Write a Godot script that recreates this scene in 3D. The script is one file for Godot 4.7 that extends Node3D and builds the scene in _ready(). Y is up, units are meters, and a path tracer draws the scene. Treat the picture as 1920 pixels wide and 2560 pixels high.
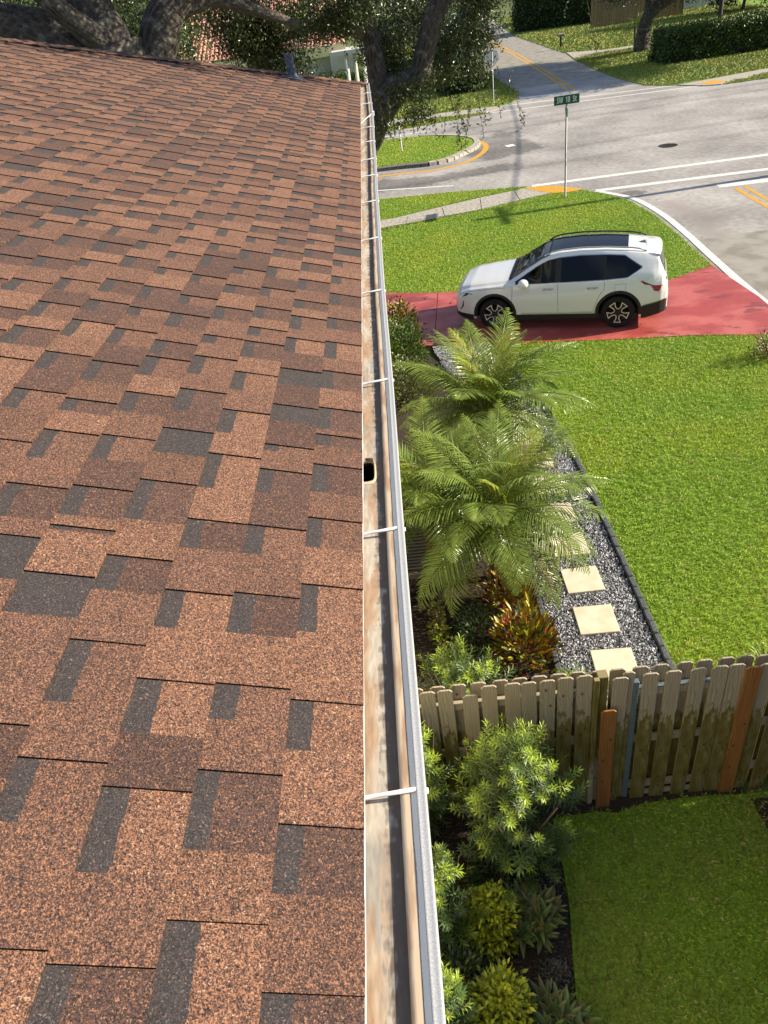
extends Node3D
# Roof edge and gutter looking down on a corner garden, a parked car and a street corner.

const EAVE := Vector3(-0.18, 5.51, 0.0)
const SLOPE := 0.3281   # 18.8 degrees
var M := {}
var rng := RandomNumberGenerator.new()
var taken := {}
var SD := Vector3(-cos(SLOPE), sin(SLOPE), 0)
var SN := Vector3(sin(SLOPE), cos(SLOPE), 0)

func _ready():
	rng.seed = 11
	setup_camera_and_light()
	make_materials()
	build_ground()
	build_house()
	build_neighbour()
	build_fence()
	build_path()
	build_car()
	build_street_things()
	build_oaks()
	build_background_plants()
	build_garden()
	build_lawns()

func setup_camera_and_light():
	var cam := Camera3D.new()
	cam.name = "camera"
	cam.transform = Transform3D(Basis(Vector3(0.99172, -0.12572, 0.0262), Vector3(0.11722, 0.80281, -0.5846), Vector3(0.05246, 0.58283, 0.8109)), Vector3(0, 6.7, 0))
	cam.fov = 69.36
	cam.near = 0.05
	cam.far = 600.0
	add_child(cam)
	cam.current = true
	var sky_m := ProceduralSkyMaterial.new()
	sky_m.sky_top_color = Color(0.43, 0.54, 0.70)
	sky_m.sky_horizon_color = Color(0.78, 0.82, 0.86)
	sky_m.sky_curve = 0.12
	sky_m.ground_horizon_color = Color(0.50, 0.52, 0.50)
	sky_m.ground_bottom_color = Color(0.20, 0.20, 0.18)
	sky_m.sky_energy_multiplier = 0.82
	var fn := FastNoiseLite.new()
	fn.seed = 5
	fn.frequency = 0.006
	fn.fractal_octaves = 5
	var ramp := Gradient.new()
	ramp.offsets = PackedFloat32Array([0.0, 0.52, 0.72, 1.0])
	ramp.colors = PackedColorArray([Color(1, 1, 1, 0), Color(1, 1, 1, 0), Color(1, 1, 1, 0.5), Color(1, 1, 1, 0.7)])
	var cover := NoiseTexture2D.new()
	cover.width = 1024
	cover.height = 512
	cover.seamless = true
	cover.noise = fn
	cover.color_ramp = ramp
	sky_m.sky_cover = cover
	sky_m.sky_cover_modulate = Color(1, 1, 1, 0.8)
	var sky := Sky.new()
	sky.sky_material = sky_m
	var env := Environment.new()
	env.background_mode = Environment.BG_SKY
	env.sky = sky
	env.tonemap_mode = Environment.TONE_MAPPER_LINEAR
	env.tonemap_exposure = 1.8
	env.sdfgi_enabled = true
	env.ssao_enabled = true
	env.ssil_enabled = true
	var we := WorldEnvironment.new()
	we.name = "world_environment"
	we.environment = env
	add_child(we)
	var sun := DirectionalLight3D.new()
	sun.name = "sun"
	sun.light_color = Color(1.0, 0.94, 0.84)
	sun.light_energy = 1.6
	sun.light_angular_distance = 0.5
	sun.shadow_enabled = true
	add_child(sun)
	# from the right, a little beyond the camera: elevation 29.5 degrees
	var to_sun := Vector3(cos(0.515) * cos(0.061), sin(0.515), -cos(0.515) * sin(0.061))
	sun.look_at_from_position(to_sun * 50.0, Vector3.ZERO, Vector3.UP)

# ------------------------------------------------------------------ helpers
func numbered(n: String) -> String:
	if not taken.has(n):
		taken[n] = 0
		return n
	taken[n] += 1
	return "%s_%03d" % [n, taken[n]]

func thing(called: String, label: String, category: String, at = Vector3.ZERO, turn = 0.0, group = "") -> Node3D:
	var o := Node3D.new()
	o.name = numbered(called)
	add_child(o)
	o.position = at
	o.rotation.y = turn
	o.set_meta("label", label)
	o.set_meta("category", category)
	if group != "":
		o.set_meta("group", group)
	return o

func setting(called: String) -> Node3D:
	var o := Node3D.new()
	o.name = numbered(called)
	o.set_meta("kind", "structure")
	add_child(o)
	return o

func nst() -> SurfaceTool:
	var s := SurfaceTool.new()
	s.begin(Mesh.PRIMITIVE_TRIANGLES)
	return s

func obj(st: SurfaceTool, called: String, m: Material, parent: Node3D) -> MeshInstance3D:
	st.generate_normals()
	var o := MeshInstance3D.new()
	o.name = called
	o.mesh = st.commit()
	o.material_override = m
	parent.add_child(o, true)
	return o

func inst(mesh: Mesh, called: String, m: Material, parent: Node3D, t: Transform3D) -> MeshInstance3D:
	var o := MeshInstance3D.new()
	o.name = called
	o.mesh = mesh
	o.material_override = m
	o.transform = t
	parent.add_child(o, true)
	return o

func fin(st: SurfaceTool) -> Mesh:
	st.generate_normals()
	return st.commit()

func multi(mesh: Mesh, xf: Array, cols: Array, m: Material, called: String, parent: Node3D) -> MultiMeshInstance3D:
	var mm := MultiMesh.new()
	mm.transform_format = MultiMesh.TRANSFORM_3D
	mm.use_colors = cols.size() > 0
	mm.mesh = mesh
	mm.instance_count = xf.size()
	for i in xf.size():
		mm.set_instance_transform(i, xf[i])
		if cols.size() > 0:
			mm.set_instance_color(i, cols[i])
	var o := MultiMeshInstance3D.new()
	o.name = called
	o.multimesh = mm
	o.material_override = m
	o.set_meta("kind", "stuff")
	parent.add_child(o, true)
	return o

const W1 := Color(1, 1, 1)
func v(st: SurfaceTool, p: Vector3, uv := Vector2.ZERO, c := W1):
	st.set_color(c)
	st.set_uv(uv)
	st.add_vertex(p)

func tri(st, a, b, c, col := W1, ua := Vector2.ZERO, ub := Vector2.ZERO, uc := Vector2.ZERO):
	v(st, a, ua, col)
	v(st, b, ub, col)
	v(st, c, uc, col)

func quad(st, a, b, c, d, col := W1, u0 := Vector2.ZERO, u1 := Vector2.ONE):
	var ub := Vector2(u1.x, u0.y)
	var ud := Vector2(u0.x, u1.y)
	v(st, a, u0, col)
	v(st, b, ub, col)
	v(st, c, u1, col)
	v(st, a, u0, col)
	v(st, c, u1, col)
	v(st, d, ud, col)

func box(st: SurfaceTool, t: Transform3D, s: Vector3, col := W1, ch := 0.0):
	# a box of full size s centred on t, with chamfered long edges where ch > 0
	st.set_smooth_group(-1)
	var h := s * 0.5
	if ch <= 0.0:
		var p := []
		for i in 8:
			p.append(t * Vector3(h.x if i & 1 else -h.x, h.y if i & 2 else -h.y, h.z if i & 4 else -h.z))
		for f in [[0, 1, 3, 2], [5, 4, 6, 7], [4, 0, 2, 6], [1, 5, 7, 3], [2, 3, 7, 6], [4, 5, 1, 0]]:
			quad(st, p[f[0]], p[f[1]], p[f[2]], p[f[3]], col)
		return
	var ring := func(y: float, inset: float) -> Array:
		var r := []
		var hx := h.x - inset
		var hz := h.z - inset
		for q in [[-hx + ch, -hz], [hx - ch, -hz], [hx, -hz + ch], [hx, hz - ch], [hx - ch, hz], [-hx + ch, hz], [-hx, hz - ch], [-hx, -hz + ch]]:
			r.append(t * Vector3(q[0], y, q[1]))
		return r
	var rings := [ring.call(-h.y, ch), ring.call(-h.y + ch, 0.0), ring.call(h.y - ch, 0.0), ring.call(h.y, ch)]
	for k in 3:
		for i in 8:
			var j := (i + 1) % 8
			quad(st, rings[k][i], rings[k][j], rings[k + 1][j], rings[k + 1][i], col)
	for k in [0, 3]:
		for i in range(1, 7):
			tri(st, rings[k][0], rings[k][i], rings[k][i + 1], col)

func at(p: Vector3) -> Transform3D:
	return Transform3D(Basis(), p)

func tube(st: SurfaceTool, pts: Array, radii: Array, sides := 8, col := W1, cap := true, uvl := 1.0):
	st.set_smooth_group(0)
	var rings := []
	var ref := Vector3(0.13, 0.0, 1.0).normalized()
	var along := 0.0
	var al := []
	for i in pts.size():
		var d: Vector3 = (pts[mini(i + 1, pts.size() - 1)] - pts[maxi(i - 1, 0)]).normalized()
		if i > 0:
			along += (pts[i] - pts[i - 1]).length()
		al.append(along)
		var side := d.cross(ref)
		if side.length() < 0.05:
			side = d.cross(Vector3.UP)
		side = side.normalized()
		var up := side.cross(d).normalized()
		var r := []
		for k in sides:
			var a := TAU * k / sides
			r.append(pts[i] + (side * cos(a) + up * sin(a)) * radii[i])
		rings.append(r)
	for i in pts.size() - 1:
		for k in sides:
			var j := (k + 1) % sides
			var u0 := Vector2(float(k) / sides, al[i] * uvl)
			var u1 := Vector2(float(k + 1) / sides, al[i + 1] * uvl)
			quad(st, rings[i][k], rings[i][j], rings[i + 1][j], rings[i + 1][k], col, u0, u1)
	if cap:
		for e in [0, pts.size() - 1]:
			for k in range(1, sides - 1):
				tri(st, rings[e][0], rings[e][k], rings[e][k + 1], col)

func lathe(st: SurfaceTool, t: Transform3D, prof: Array, sides := 24, col := W1, smooth := 0):
	# prof: Vector2(radius, height) turned about t's y axis
	st.set_smooth_group(smooth)
	for i in prof.size() - 1:
		for k in sides:
			var a0 := TAU * k / sides
			var a1 := TAU * (k + 1) / sides
			var p = prof[i]
			var q = prof[i + 1]
			quad(st, t * Vector3(cos(a0) * p.x, p.y, sin(a0) * p.x), t * Vector3(cos(a1) * p.x, p.y, sin(a1) * p.x), t * Vector3(cos(a1) * q.x, q.y, sin(a1) * q.x), t * Vector3(cos(a0) * q.x, q.y, sin(a0) * q.x), col)

func slab(st: SurfaceTool, poly: Array, y0: float, y1: float, col := W1, uvs := 1.0):
	# flat polygon of (x, z) pairs with upright sides
	var pk := PackedVector2Array()
	for p in poly:
		pk.append(Vector2(p[0], p[1]))
	st.set_smooth_group(-1)
	var idx := Geometry2D.triangulate_polygon(pk)
	for i in range(0, idx.size(), 3):
		var a := pk[idx[i]]
		var b := pk[idx[i + 1]]
		var c := pk[idx[i + 2]]
		if (b - a).cross(c - a) < 0.0:
			var sw := b
			b = c
			c = sw
		tri(st, Vector3(a.x, y1, a.y), Vector3(b.x, y1, b.y), Vector3(c.x, y1, c.y), col, a * uvs, b * uvs, c * uvs)
	if y1 > y0:
		for i in pk.size():
			var a := pk[i]
			var b := pk[(i + 1) % pk.size()]
			quad(st, Vector3(a.x, y0, a.y), Vector3(b.x, y0, b.y), Vector3(b.x, y1, b.y), Vector3(a.x, y1, a.y), col, a * uvs, b * uvs)

func ribbon(st: SurfaceTool, pts: Array, width: float, y: float, col := W1):
	# a flat strip along (x, z) points
	st.set_smooth_group(-1)
	var L := []
	var R := []
	for i in pts.size():
		var a := Vector2(pts[maxi(i - 1, 0)][0], pts[maxi(i - 1, 0)][1])
		var b := Vector2(pts[mini(i + 1, pts.size() - 1)][0], pts[mini(i + 1, pts.size() - 1)][1])
		var n := (b - a).normalized().orthogonal() * width * 0.5
		L.append(Vector3(pts[i][0] + n.x, y, pts[i][1] + n.y))
		R.append(Vector3(pts[i][0] - n.x, y, pts[i][1] - n.y))
	for i in pts.size() - 1:
		quad(st, L[i], R[i], R[i + 1], L[i + 1], col)

func smooth_line(pts: Array, n := 6) -> Array:
	# Catmull-Rom through (x, z) pairs
	var out := []
	for i in pts.size() - 1:
		var p0 = pts[maxi(i - 1, 0)]
		var p1 = pts[i]
		var p2 = pts[i + 1]
		var p3 = pts[mini(i + 2, pts.size() - 1)]
		for k in n:
			var t := float(k) / n
			out.append([cubic_interpolate(p1[0], p2[0], p0[0], p3[0], t), cubic_interpolate(p1[1], p2[1], p0[1], p3[1], t)])
	out.append(pts[-1])
	return out

func lin(r: float, g: float, b: float) -> Color:
	return Color(r, g, b).linear_to_srgb()

func sm(c: Color, rough := 0.8, metal := 0.0) -> StandardMaterial3D:
	var m := StandardMaterial3D.new()
	m.albedo_color = c
	m.roughness = rough
	m.metallic = metal
	return m

func leafmat(c: Color, rough := 0.5, back := 0.35) -> StandardMaterial3D:
	var m := sm(c, rough)
	m.vertex_color_use_as_albedo = true
	m.cull_mode = BaseMaterial3D.CULL_DISABLED
	m.backlight_enabled = true
	m.backlight = c * back
	return m

func itex(im: Image) -> ImageTexture:
	return ImageTexture.create_from_image(im)

func ntex(size: int, freq: float, cols: Array, offs: Array, sd := 1, oct := 4, kind := FastNoiseLite.TYPE_SIMPLEX_SMOOTH) -> NoiseTexture2D:
	var fn := FastNoiseLite.new()
	fn.seed = sd
	fn.frequency = freq
	fn.fractal_octaves = oct
	fn.noise_type = kind
	var g := Gradient.new()
	g.offsets = PackedFloat32Array(offs)
	g.colors = PackedColorArray(cols)
	var t := NoiseTexture2D.new()
	t.width = size
	t.height = size
	t.seamless = true
	t.noise = fn
	t.color_ramp = g
	return t

func bump(size: int, freq: float, strength: float, sd := 3, oct := 4) -> NoiseTexture2D:
	var fn := FastNoiseLite.new()
	fn.seed = sd
	fn.frequency = freq
	fn.fractal_octaves = oct
	var t := NoiseTexture2D.new()
	t.width = size
	t.height = size
	t.seamless = true
	t.as_normal_map = true
	t.bump_strength = strength
	t.noise = fn
	return t

func speckle(size: int, pal: Array, wts: Array, clump: float, sd: int) -> ImageTexture:
	var r := RandomNumberGenerator.new()
	r.seed = sd
	var d := PackedByteArray()
	d.resize(size * size * 3)
	var idx := PackedInt32Array()
	idx.resize(size * size)
	var n := pal.size()
	var cum := []
	var s := 0.0
	for w in wts:
		s += w
		cum.append(s)
	for y in size:
		for x in size:
			var i := y * size + x
			var k := 0
			var q := r.randf()
			if q < clump and x > 0 and y > 0:
				k = idx[i - 1] if q < clump * 0.5 else idx[i - size]
			else:
				q = r.randf() * s
				while k < n - 1 and q > cum[k]:
					k += 1
			idx[i] = k
			var c: Color = pal[k]
			var f := r.randf_range(0.86, 1.14)
			d[i * 3] = clampi(int(c.r8 * f), 0, 255)
			d[i * 3 + 1] = clampi(int(c.g8 * f), 0, 255)
			d[i * 3 + 2] = clampi(int(c.b8 * f), 0, 255)
	return itex(Image.create_from_data(size, size, false, Image.FORMAT_RGB8, d))

func tm(tex: Texture2D, rough := 0.9, scale := 1.0, triplanar := false) -> StandardMaterial3D:
	var m := sm(Color.WHITE, rough)
	m.albedo_texture = tex
	m.vertex_color_use_as_albedo = true
	if triplanar:
		m.uv1_triplanar = true
		m.uv1_world_triplanar = true
	m.uv1_scale = Vector3.ONE * scale
	return m

# ------------------------------------------------------------------ materials
func c8(r: int, g: int, b: int) -> Color:
	return Color8(r, g, b)

func make_materials():
	var tan_ := c8(162, 116, 88)
	var rust := c8(112, 79, 63)
	var brown := c8(76, 56, 48)
	var plum := c8(80, 62, 59)
	var dark := c8(48, 38, 36)
	var black := c8(28, 25, 26)
	var pale := c8(196, 168, 142)
	M.sh_tan = tm(speckle(512, [tan_, rust, brown, dark, black, pale], [33, 32, 19, 14, 5, 3], 0.45, 21), 0.95)
	M.sh_brown = tm(speckle(512, [tan_, rust, brown, plum, dark, black], [24, 27, 22, 13, 15, 5], 0.45, 22), 0.95)
	M.sh_dark = tm(speckle(512, [rust, brown, plum, dark, black, tan_], [20, 22, 26, 18, 10, 8], 0.45, 23), 0.95)
	M.sh_band = tm(speckle(512, [c8(58, 54, 55), c8(42, 39, 40), c8(74, 69, 69), c8(120, 106, 98), c8(88, 64, 54)], [38, 32, 20, 5, 9], 0.4, 24), 0.95)
	for k in ["sh_tan", "sh_brown", "sh_dark", "sh_band"]:
		M[k].uv1_scale = Vector3.ONE * (1.0 / 0.56)
	M.asphalt_cut = sm(c8(24, 21, 20), 0.9)
	M.white_metal = sm(c8(228, 230, 232), 0.45)
	M.pipe = tm(ntex(256, 0.02, [c8(52, 60, 70), c8(92, 102, 114), c8(120, 126, 134)], [0.2, 0.6, 1.0], 4), 0.6, 3.0, true)
	M.lip = tm(ntex(512, 0.09, [c8(164, 165, 165), c8(182, 183, 183), c8(194, 195, 195)], [0.25, 0.55, 0.85], 8, 3), 0.42, 5.0, true)
	M.lip.metallic = 0.0
	M.gutter_floor = tm(gutter_floor_tex(), 0.8)
	M.gutter_wall = tm(gutter_wall_tex(), 0.75)
	M.concrete = tm(ntex(512, 0.02, [c8(140, 134, 124), c8(170, 164, 152), c8(188, 183, 172)], [0.2, 0.55, 0.9], 6, 6), 0.9, 0.7, true)
	M.concrete_old = tm(ntex(512, 0.03, [c8(66, 64, 58), c8(108, 104, 96), c8(140, 136, 126)], [0.2, 0.5, 0.9], 9, 6), 0.9, 0.8, true)
	M.white_paint = tm(ntex(512, 0.05, [c8(150, 150, 148), c8(205, 205, 202), c8(222, 222, 220)], [0.12, 0.34, 0.8], 12, 5), 0.8, 0.5, true)
	M.yellow_paint = tm(ntex(512, 0.05, [c8(150, 120, 60), c8(206, 150, 40), c8(214, 160, 52)], [0.15, 0.38, 0.8], 13, 5), 0.8, 0.6, true)
	M.drive = tm(drive_tex(), 0.42, 1.0 / 9.0, true)
	M.asphalt = tm(asphalt_tex(), 0.92)
	M.asphalt_far = tm(ntex(512, 0.02, [c8(126, 122, 114), c8(146, 142, 133), c8(156, 152, 143)], [0.2, 0.5, 0.9], 15, 6), 0.92, 0.12, true)
	M.ground = tm(ntex(512, 0.02, [c8(66, 82, 30), c8(86, 102, 40), c8(104, 108, 58)], [0.2, 0.5, 0.9], 17, 5), 0.95, 0.2, true)
	M.soil_green = tm(ntex(512, 0.05, [c8(92, 118, 28), c8(112, 142, 36), c8(130, 156, 46)], [0.2, 0.5, 0.9], 18, 5), 0.95, 0.8, true)
	M.mulch = tm(ntex(512, 0.08, [c8(24, 18, 14), c8(50, 38, 30), c8(84, 68, 56)], [0.25, 0.5, 0.85], 19, 6), 0.95, 1.2, true)
	M.gravel_bed = tm(ntex(512, 0.2, [c8(30, 32, 36), c8(58, 60, 64), c8(120, 122, 126)], [0.3, 0.5, 0.8], 20, 4), 0.9, 2.0, true)
	M.gravel = sm(Color.WHITE, 0.75)
	M.gravel.vertex_color_use_as_albedo = true
	M.paver = tm(ntex(512, 0.012, [c8(206, 196, 170), c8(214, 205, 180), c8(220, 212, 190)], [0.2, 0.5, 0.8], 25, 6), 0.85, 0.6, true)
	M.edging = tm(ntex(256, 0.05, [c8(60, 63, 67), c8(82, 86, 90), c8(108, 111, 114)], [0.2, 0.5, 0.9], 26, 5), 0.85, 3.0, true)
	M.wood = []
	for k in 4:
		M.wood.append(tm(picket_tex(40 + k, false), 0.88))
	M.wood_new = tm(picket_tex(50, true), 0.8)
	M.wood_rail = tm(picket_tex(51, false, 0.0), 0.88)
	M.galvanised = tm(ntex(256, 0.05, [c8(70, 86, 100), c8(96, 112, 124), c8(124, 136, 144)], [0.2, 0.5, 0.9], 27, 4), 0.5, 4.0, true)
	M.bark = tm(bark_tex(), 0.95)
	M.bark.normal_enabled = true
	M.bark.normal_texture = bump(256, 0.03, 9.0, 33, 5)
	M.bark.normal_scale = 1.0
	M.wall = tm(ntex(512, 0.05, [c8(196, 186, 164), c8(208, 198, 176), c8(214, 206, 186)], [0.2, 0.5, 0.9], 28, 4), 0.9, 1.0, true)
	M.white_wall = sm(c8(206, 204, 196), 0.85)
	M.cream = sm(c8(244, 226, 176), 0.8)
	M.terracotta = tm(ntex(256, 0.06, [c8(178, 122, 100), c8(206, 150, 126), c8(222, 178, 156)], [0.2, 0.5, 0.9], 29, 4), 0.9, 0.7, true)
	M.far_board = tm(ntex(256, 0.05, [c8(120, 98, 66), c8(150, 126, 90), c8(166, 142, 106)], [0.2, 0.5, 0.9], 30, 4), 0.9, 0.6, true)
	M.palm_tinted = leafmat(lin(1, 1, 1), 0.27, 0.4)
	M.palm_tinted.metallic_specular = 0.36
	M.palm_tinted.backlight = Color(0.10, 0.15, 0.02)
	M.dark_gap = sm(c8(14, 13, 12), 0.95)
	M.black_plastic = sm(c8(20, 20, 21), 0.55)
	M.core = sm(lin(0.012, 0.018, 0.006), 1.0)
	M.oak_leaf = leafmat(lin(0.055, 0.080, 0.019), 0.30, 0.45)
	M.hedge_leaf = leafmat(lin(0.065, 0.115, 0.020), 0.42, 0.5)
	M.palm_leaf = leafmat(lin(0.135, 0.195, 0.040), 0.30, 0.5)
	M.podo_leaf = leafmat(lin(1, 1, 1), 0.42, 0.45)
	M.grass = leafmat(lin(1, 1, 1), 0.55, 0.4)
	M.grass.backlight = Color(0.12, 0.16, 0.02)
	M.podo_leaf.backlight = Color(0.16, 0.22, 0.03)
	M.mixed_leaf = leafmat(lin(1, 1, 1), 0.38, 0.4)
	M.mixed_leaf.backlight = Color(0.14, 0.15, 0.02)
	M.stem = sm(lin(0.10, 0.075, 0.05), 0.9)
	M.green_stem = sm(lin(0.15, 0.18, 0.05), 0.7)

func gutter_floor_tex() -> ImageTexture:
	# across (x) and along (y): tan silt, bare zinc, and a dark wet band by the front wall
	var w := 96
	var h := 2000
	var n1 := FastNoiseLite.new()
	n1.seed = 3
	n1.frequency = 0.011
	n1.fractal_octaves = 5
	var n2 := FastNoiseLite.new()
	n2.seed = 9
	n2.frequency = 0.05
	n2.fractal_octaves = 4
	var im := Image.create(w, h, false, Image.FORMAT_RGB8)
	for y in h:
		var edge := 0.70 + 0.16 * n1.get_noise_2d(0, y * 0.8) + 0.16 * n2.get_noise_2d(3, y * 1.7)
		for x in w:
			var u := float(x) / w
			var a := n1.get_noise_2d(x * 1.2, y * 0.9 + 400)
			var b := n2.get_noise_2d(x * 1.2, y + 50)
			var c := c8(188, 178, 162).lerp(c8(172, 142, 114), clampf(0.45 + a * 2.0, 0, 1))
			c = c.lerp(c8(158, 154, 146), clampf(n1.get_noise_2d(x + 900, y * 0.5) * 3.0 - 0.35, 0, 0.85))
			c = c.lerp(c8(128, 120, 110), clampf((u - edge + 0.12 + b * 0.3) * 9.0, 0, 0.8))
			c = c.lerp(c8(102, 88, 75), clampf((u - edge + b * 0.20) * 14.0, 0, 0.95))
			var f := 1.0 + b * 0.14
			im.set_pixel(x, y, Color(c.r * f, c.g * f, c.b * f))
	return itex(im)

func gutter_wall_tex() -> ImageTexture:
	var w := 64
	var h := 1400
	var n1 := FastNoiseLite.new()
	n1.seed = 31
	n1.frequency = 0.02
	n1.fractal_octaves = 5
	var im := Image.create(w, h, false, Image.FORMAT_RGB8)
	for y in h:
		var edge := 0.66 + 0.06 * n1.get_noise_2d(0, y)
		for x in w:
			var u := float(x) / w
			var a := n1.get_noise_2d(x * 0.8 + 60, y * 0.7)
			var c := c8(206, 184, 154).lerp(c8(174, 142, 112), clampf(0.2 + a * 2.2, 0, 1))
			if u > edge:
				c = c8(248, 236, 214)  # strip beside the lip, lightened to lift the lip's shadow
			elif u > edge - 0.05:
				c = c8(150, 116, 90)
			im.set_pixel(x, y, c)
	return itex(im)

func drive_tex() -> ImageTexture:
	# red stained concrete with dark spill marks and worn, paler patches
	var s := 1024
	var n1 := FastNoiseLite.new()
	n1.seed = 77
	n1.frequency = 0.006
	n1.fractal_octaves = 5
	var n2 := FastNoiseLite.new()
	n2.seed = 78
	n2.frequency = 0.05
	n2.fractal_octaves = 3
	var d := PackedByteArray()
	d.resize(s * s * 3)
	for y in s:
		for x in s:
			var a := n1.get_noise_2d(x, y * 1.6)
			var b := n2.get_noise_2d(x, y)
			var c := c8(162, 72, 66).lerp(c8(184, 98, 90), clampf(0.45 + a * 2.2, 0, 1))
			var k := n1.get_noise_2d(x * 0.7 + 500, y * 1.3 + 90)
			c = c.lerp(c8(128, 62, 60), clampf((k - 0.27 + b * 0.05) * 12.0, 0, 0.75))
			if b > 0.62:
				c = c.lerp(c8(90, 42, 40), 0.5)
			var f := 1.0 + b * 0.05
			var i := (y * s + x) * 3
			d[i] = clampi(int(c.r8 * f), 0, 255)
			d[i + 1] = clampi(int(c.g8 * f), 0, 255)
			d[i + 2] = clampi(int(c.b8 * f), 0, 255)
	return itex(Image.create_from_data(s, s, false, Image.FORMAT_RGB8, d))

func asphalt_tex() -> ImageTexture:
	# 32 m x 32 m of worn street (x -8..24, z -52..-20): wheel paths, a patched corner, cracks, oil
	var s := 1024
	var n1 := FastNoiseLite.new()
	n1.seed = 87
	n1.frequency = 0.008
	n1.fractal_octaves = 5
	var n2 := FastNoiseLite.new()
	n2.seed = 88
	n2.frequency = 0.12
	n2.fractal_octaves = 3
	var cr := FastNoiseLite.new()
	cr.seed = 89
	cr.frequency = 0.012
	cr.fractal_type = FastNoiseLite.FRACTAL_RIDGED
	cr.fractal_octaves = 4
	var d := PackedByteArray()
	d.resize(s * s * 3)
	for y in s:
		var z := -52.0 + 32.0 * y / s
		for x in s:
			var wx := -8.0 + 32.0 * x / s
			var a := n1.get_noise_2d(x, y)
			var b := n2.get_noise_2d(x, y)
			var g := 152.0 + a * 30.0 + b * 18.0
			# polished wheel paths of the cross street, curving slightly
			var zz := z + 0.05 * (wx - 8.0) + a * 0.25
			for t in [-41.4, -39.6, -33.6, -31.2]:
				var q := absf(zz - t)
				if q < 0.45:
					g -= 17.0 * (1.0 - q / 0.45)
			# dark patched corner by the island
			var pd := Vector2((wx - 5.2) / 1.9, (z + 36.0) / 3.0).length() + a * 0.5 + b * 0.1
			if pd < 1.0:
				g -= 40.0 * clampf((1.0 - pd) * 5.0, 0, 1)
			var pd2 := Vector2((wx - 1.2) / 3.6, (z + 31.3) / 1.1).length() + a * 0.9 + b * 0.2
			if pd2 < 1.0:
				g -= 34.0 * clampf((1.0 - pd2) * 3.0, 0, 1)
			var pd3 := Vector2((wx - 7.9) / 0.55, (z + 25.3) / 0.35).length() + b * 0.2
			if pd3 < 1.0:
				g -= 46.0 * clampf((1.0 - pd3) * 3.0, 0, 1)
			# grit washed along the white edge line
			var ed := clampf(1.0 - absf(wx - 8.7 + a * 0.5) / 0.6, 0, 1) if z > -24.0 else 0.0
			g -= ed * 22.0 * clampf(0.6 + b, 0, 1)
			var warm := 1.0 + ed * 0.03
			if cr.get_noise_2d(x, y) > 0.87 and a > -0.15:
				g -= 40.0
			var i := (y * s + x) * 3
			d[i] = clampi(int(g * 1.0 * warm), 0, 255)
			d[i + 1] = clampi(int(g * 0.975), 0, 255)
			d[i + 2] = clampi(int(g * 0.945), 0, 255)
	return itex(Image.create_from_data(s, s, false, Image.FORMAT_RGB8, d))

func picket_tex(sd: int, fresh: bool, algae := 1.0) -> ImageTexture:
	# pine board: grain, two or three knots, green algae below a ragged line, deepened to carry shade, pale weathered top
	var w := 48
	var h := 512
	var r := RandomNumberGenerator.new()
	r.seed = sd
	var n := FastNoiseLite.new()
	n.seed = sd
	n.frequency = 0.03
	n.fractal_octaves = 4
	var knots := []
	for k in 3:
		knots.append(Vector2(r.randf_range(10, 38), r.randf_range(40, 490)))
	var line := r.randf_range(0.22, 0.36)
	var im := Image.create(w, h, false, Image.FORMAT_RGB8)
	for y in h:
		var t := float(y) / h       # 0 top, 1 bottom
		for x in w:
			var warp := 0.0
			var kn := 0.0
			for k in knots:
				var dd := Vector2((x - k.x) / 5.0, (y - k.y) / 7.0).length()
				warp += exp(-dd * 0.6) * 4.0
				kn = maxf(kn, clampf(1.3 - dd * 1.4, 0, 1))
			var g := sin((x + warp * 2.0 + n.get_noise_2d(x * 0.4, y * 0.12) * 16.0) * 0.95) * 0.5 + 0.5
			var f := n.get_noise_2d(x * 3.0, y * 0.15)
			var c := c8(172, 164, 146).lerp(c8(144, 132, 112), g * 0.7 + f * 0.4)
			if fresh:
				c = c8(156, 108, 58).lerp(c8(120, 76, 36), g * 0.6 + f * 0.5)
				c = c.lerp(c8(96, 62, 30), clampf(t - 0.75 + f * 0.1, 0, 0.25))
			elif algae > 0.0:
				var e := clampf((t - line + n.get_noise_2d(x * 1.5 + 80, y * 0.6) * 0.16) * 14.0, 0, 1)
				c = c.lerp(c8(112, 106, 40).lerp(c8(84, 74, 34), g * 0.8), e * (0.85 + 0.4 * n.get_noise_2d(x + 300, y * 0.4)) * algae)
			c = c.lerp(c8(62, 42, 26), kn * 0.8)
			im.set_pixel(x, y, c)
	return itex(im)

func bark_tex() -> ImageTexture:
	var s := 256
	var n := FastNoiseLite.new()
	n.seed = 61
	n.frequency = 0.03
	n.fractal_octaves = 5
	n.fractal_type = FastNoiseLite.FRACTAL_RIDGED
	var n2 := FastNoiseLite.new()
	n2.seed = 62
	n2.frequency = 0.02
	var im := Image.create(s, s, false, Image.FORMAT_RGB8)
	for y in s:
		for x in s:
			var a := n.get_noise_2d(x * 1.6, y * 0.5)
			var b := n2.get_noise_2d(x, y)
			var c := c8(42, 38, 35).lerp(c8(106, 100, 92), clampf(0.45 + a * 0.6, 0, 1))
			c = c.lerp(c8(150, 148, 140), clampf(b * 1.6 - 0.25, 0, 0.55))
			im.set_pixel(x, y, c)
	return itex(im)

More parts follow.
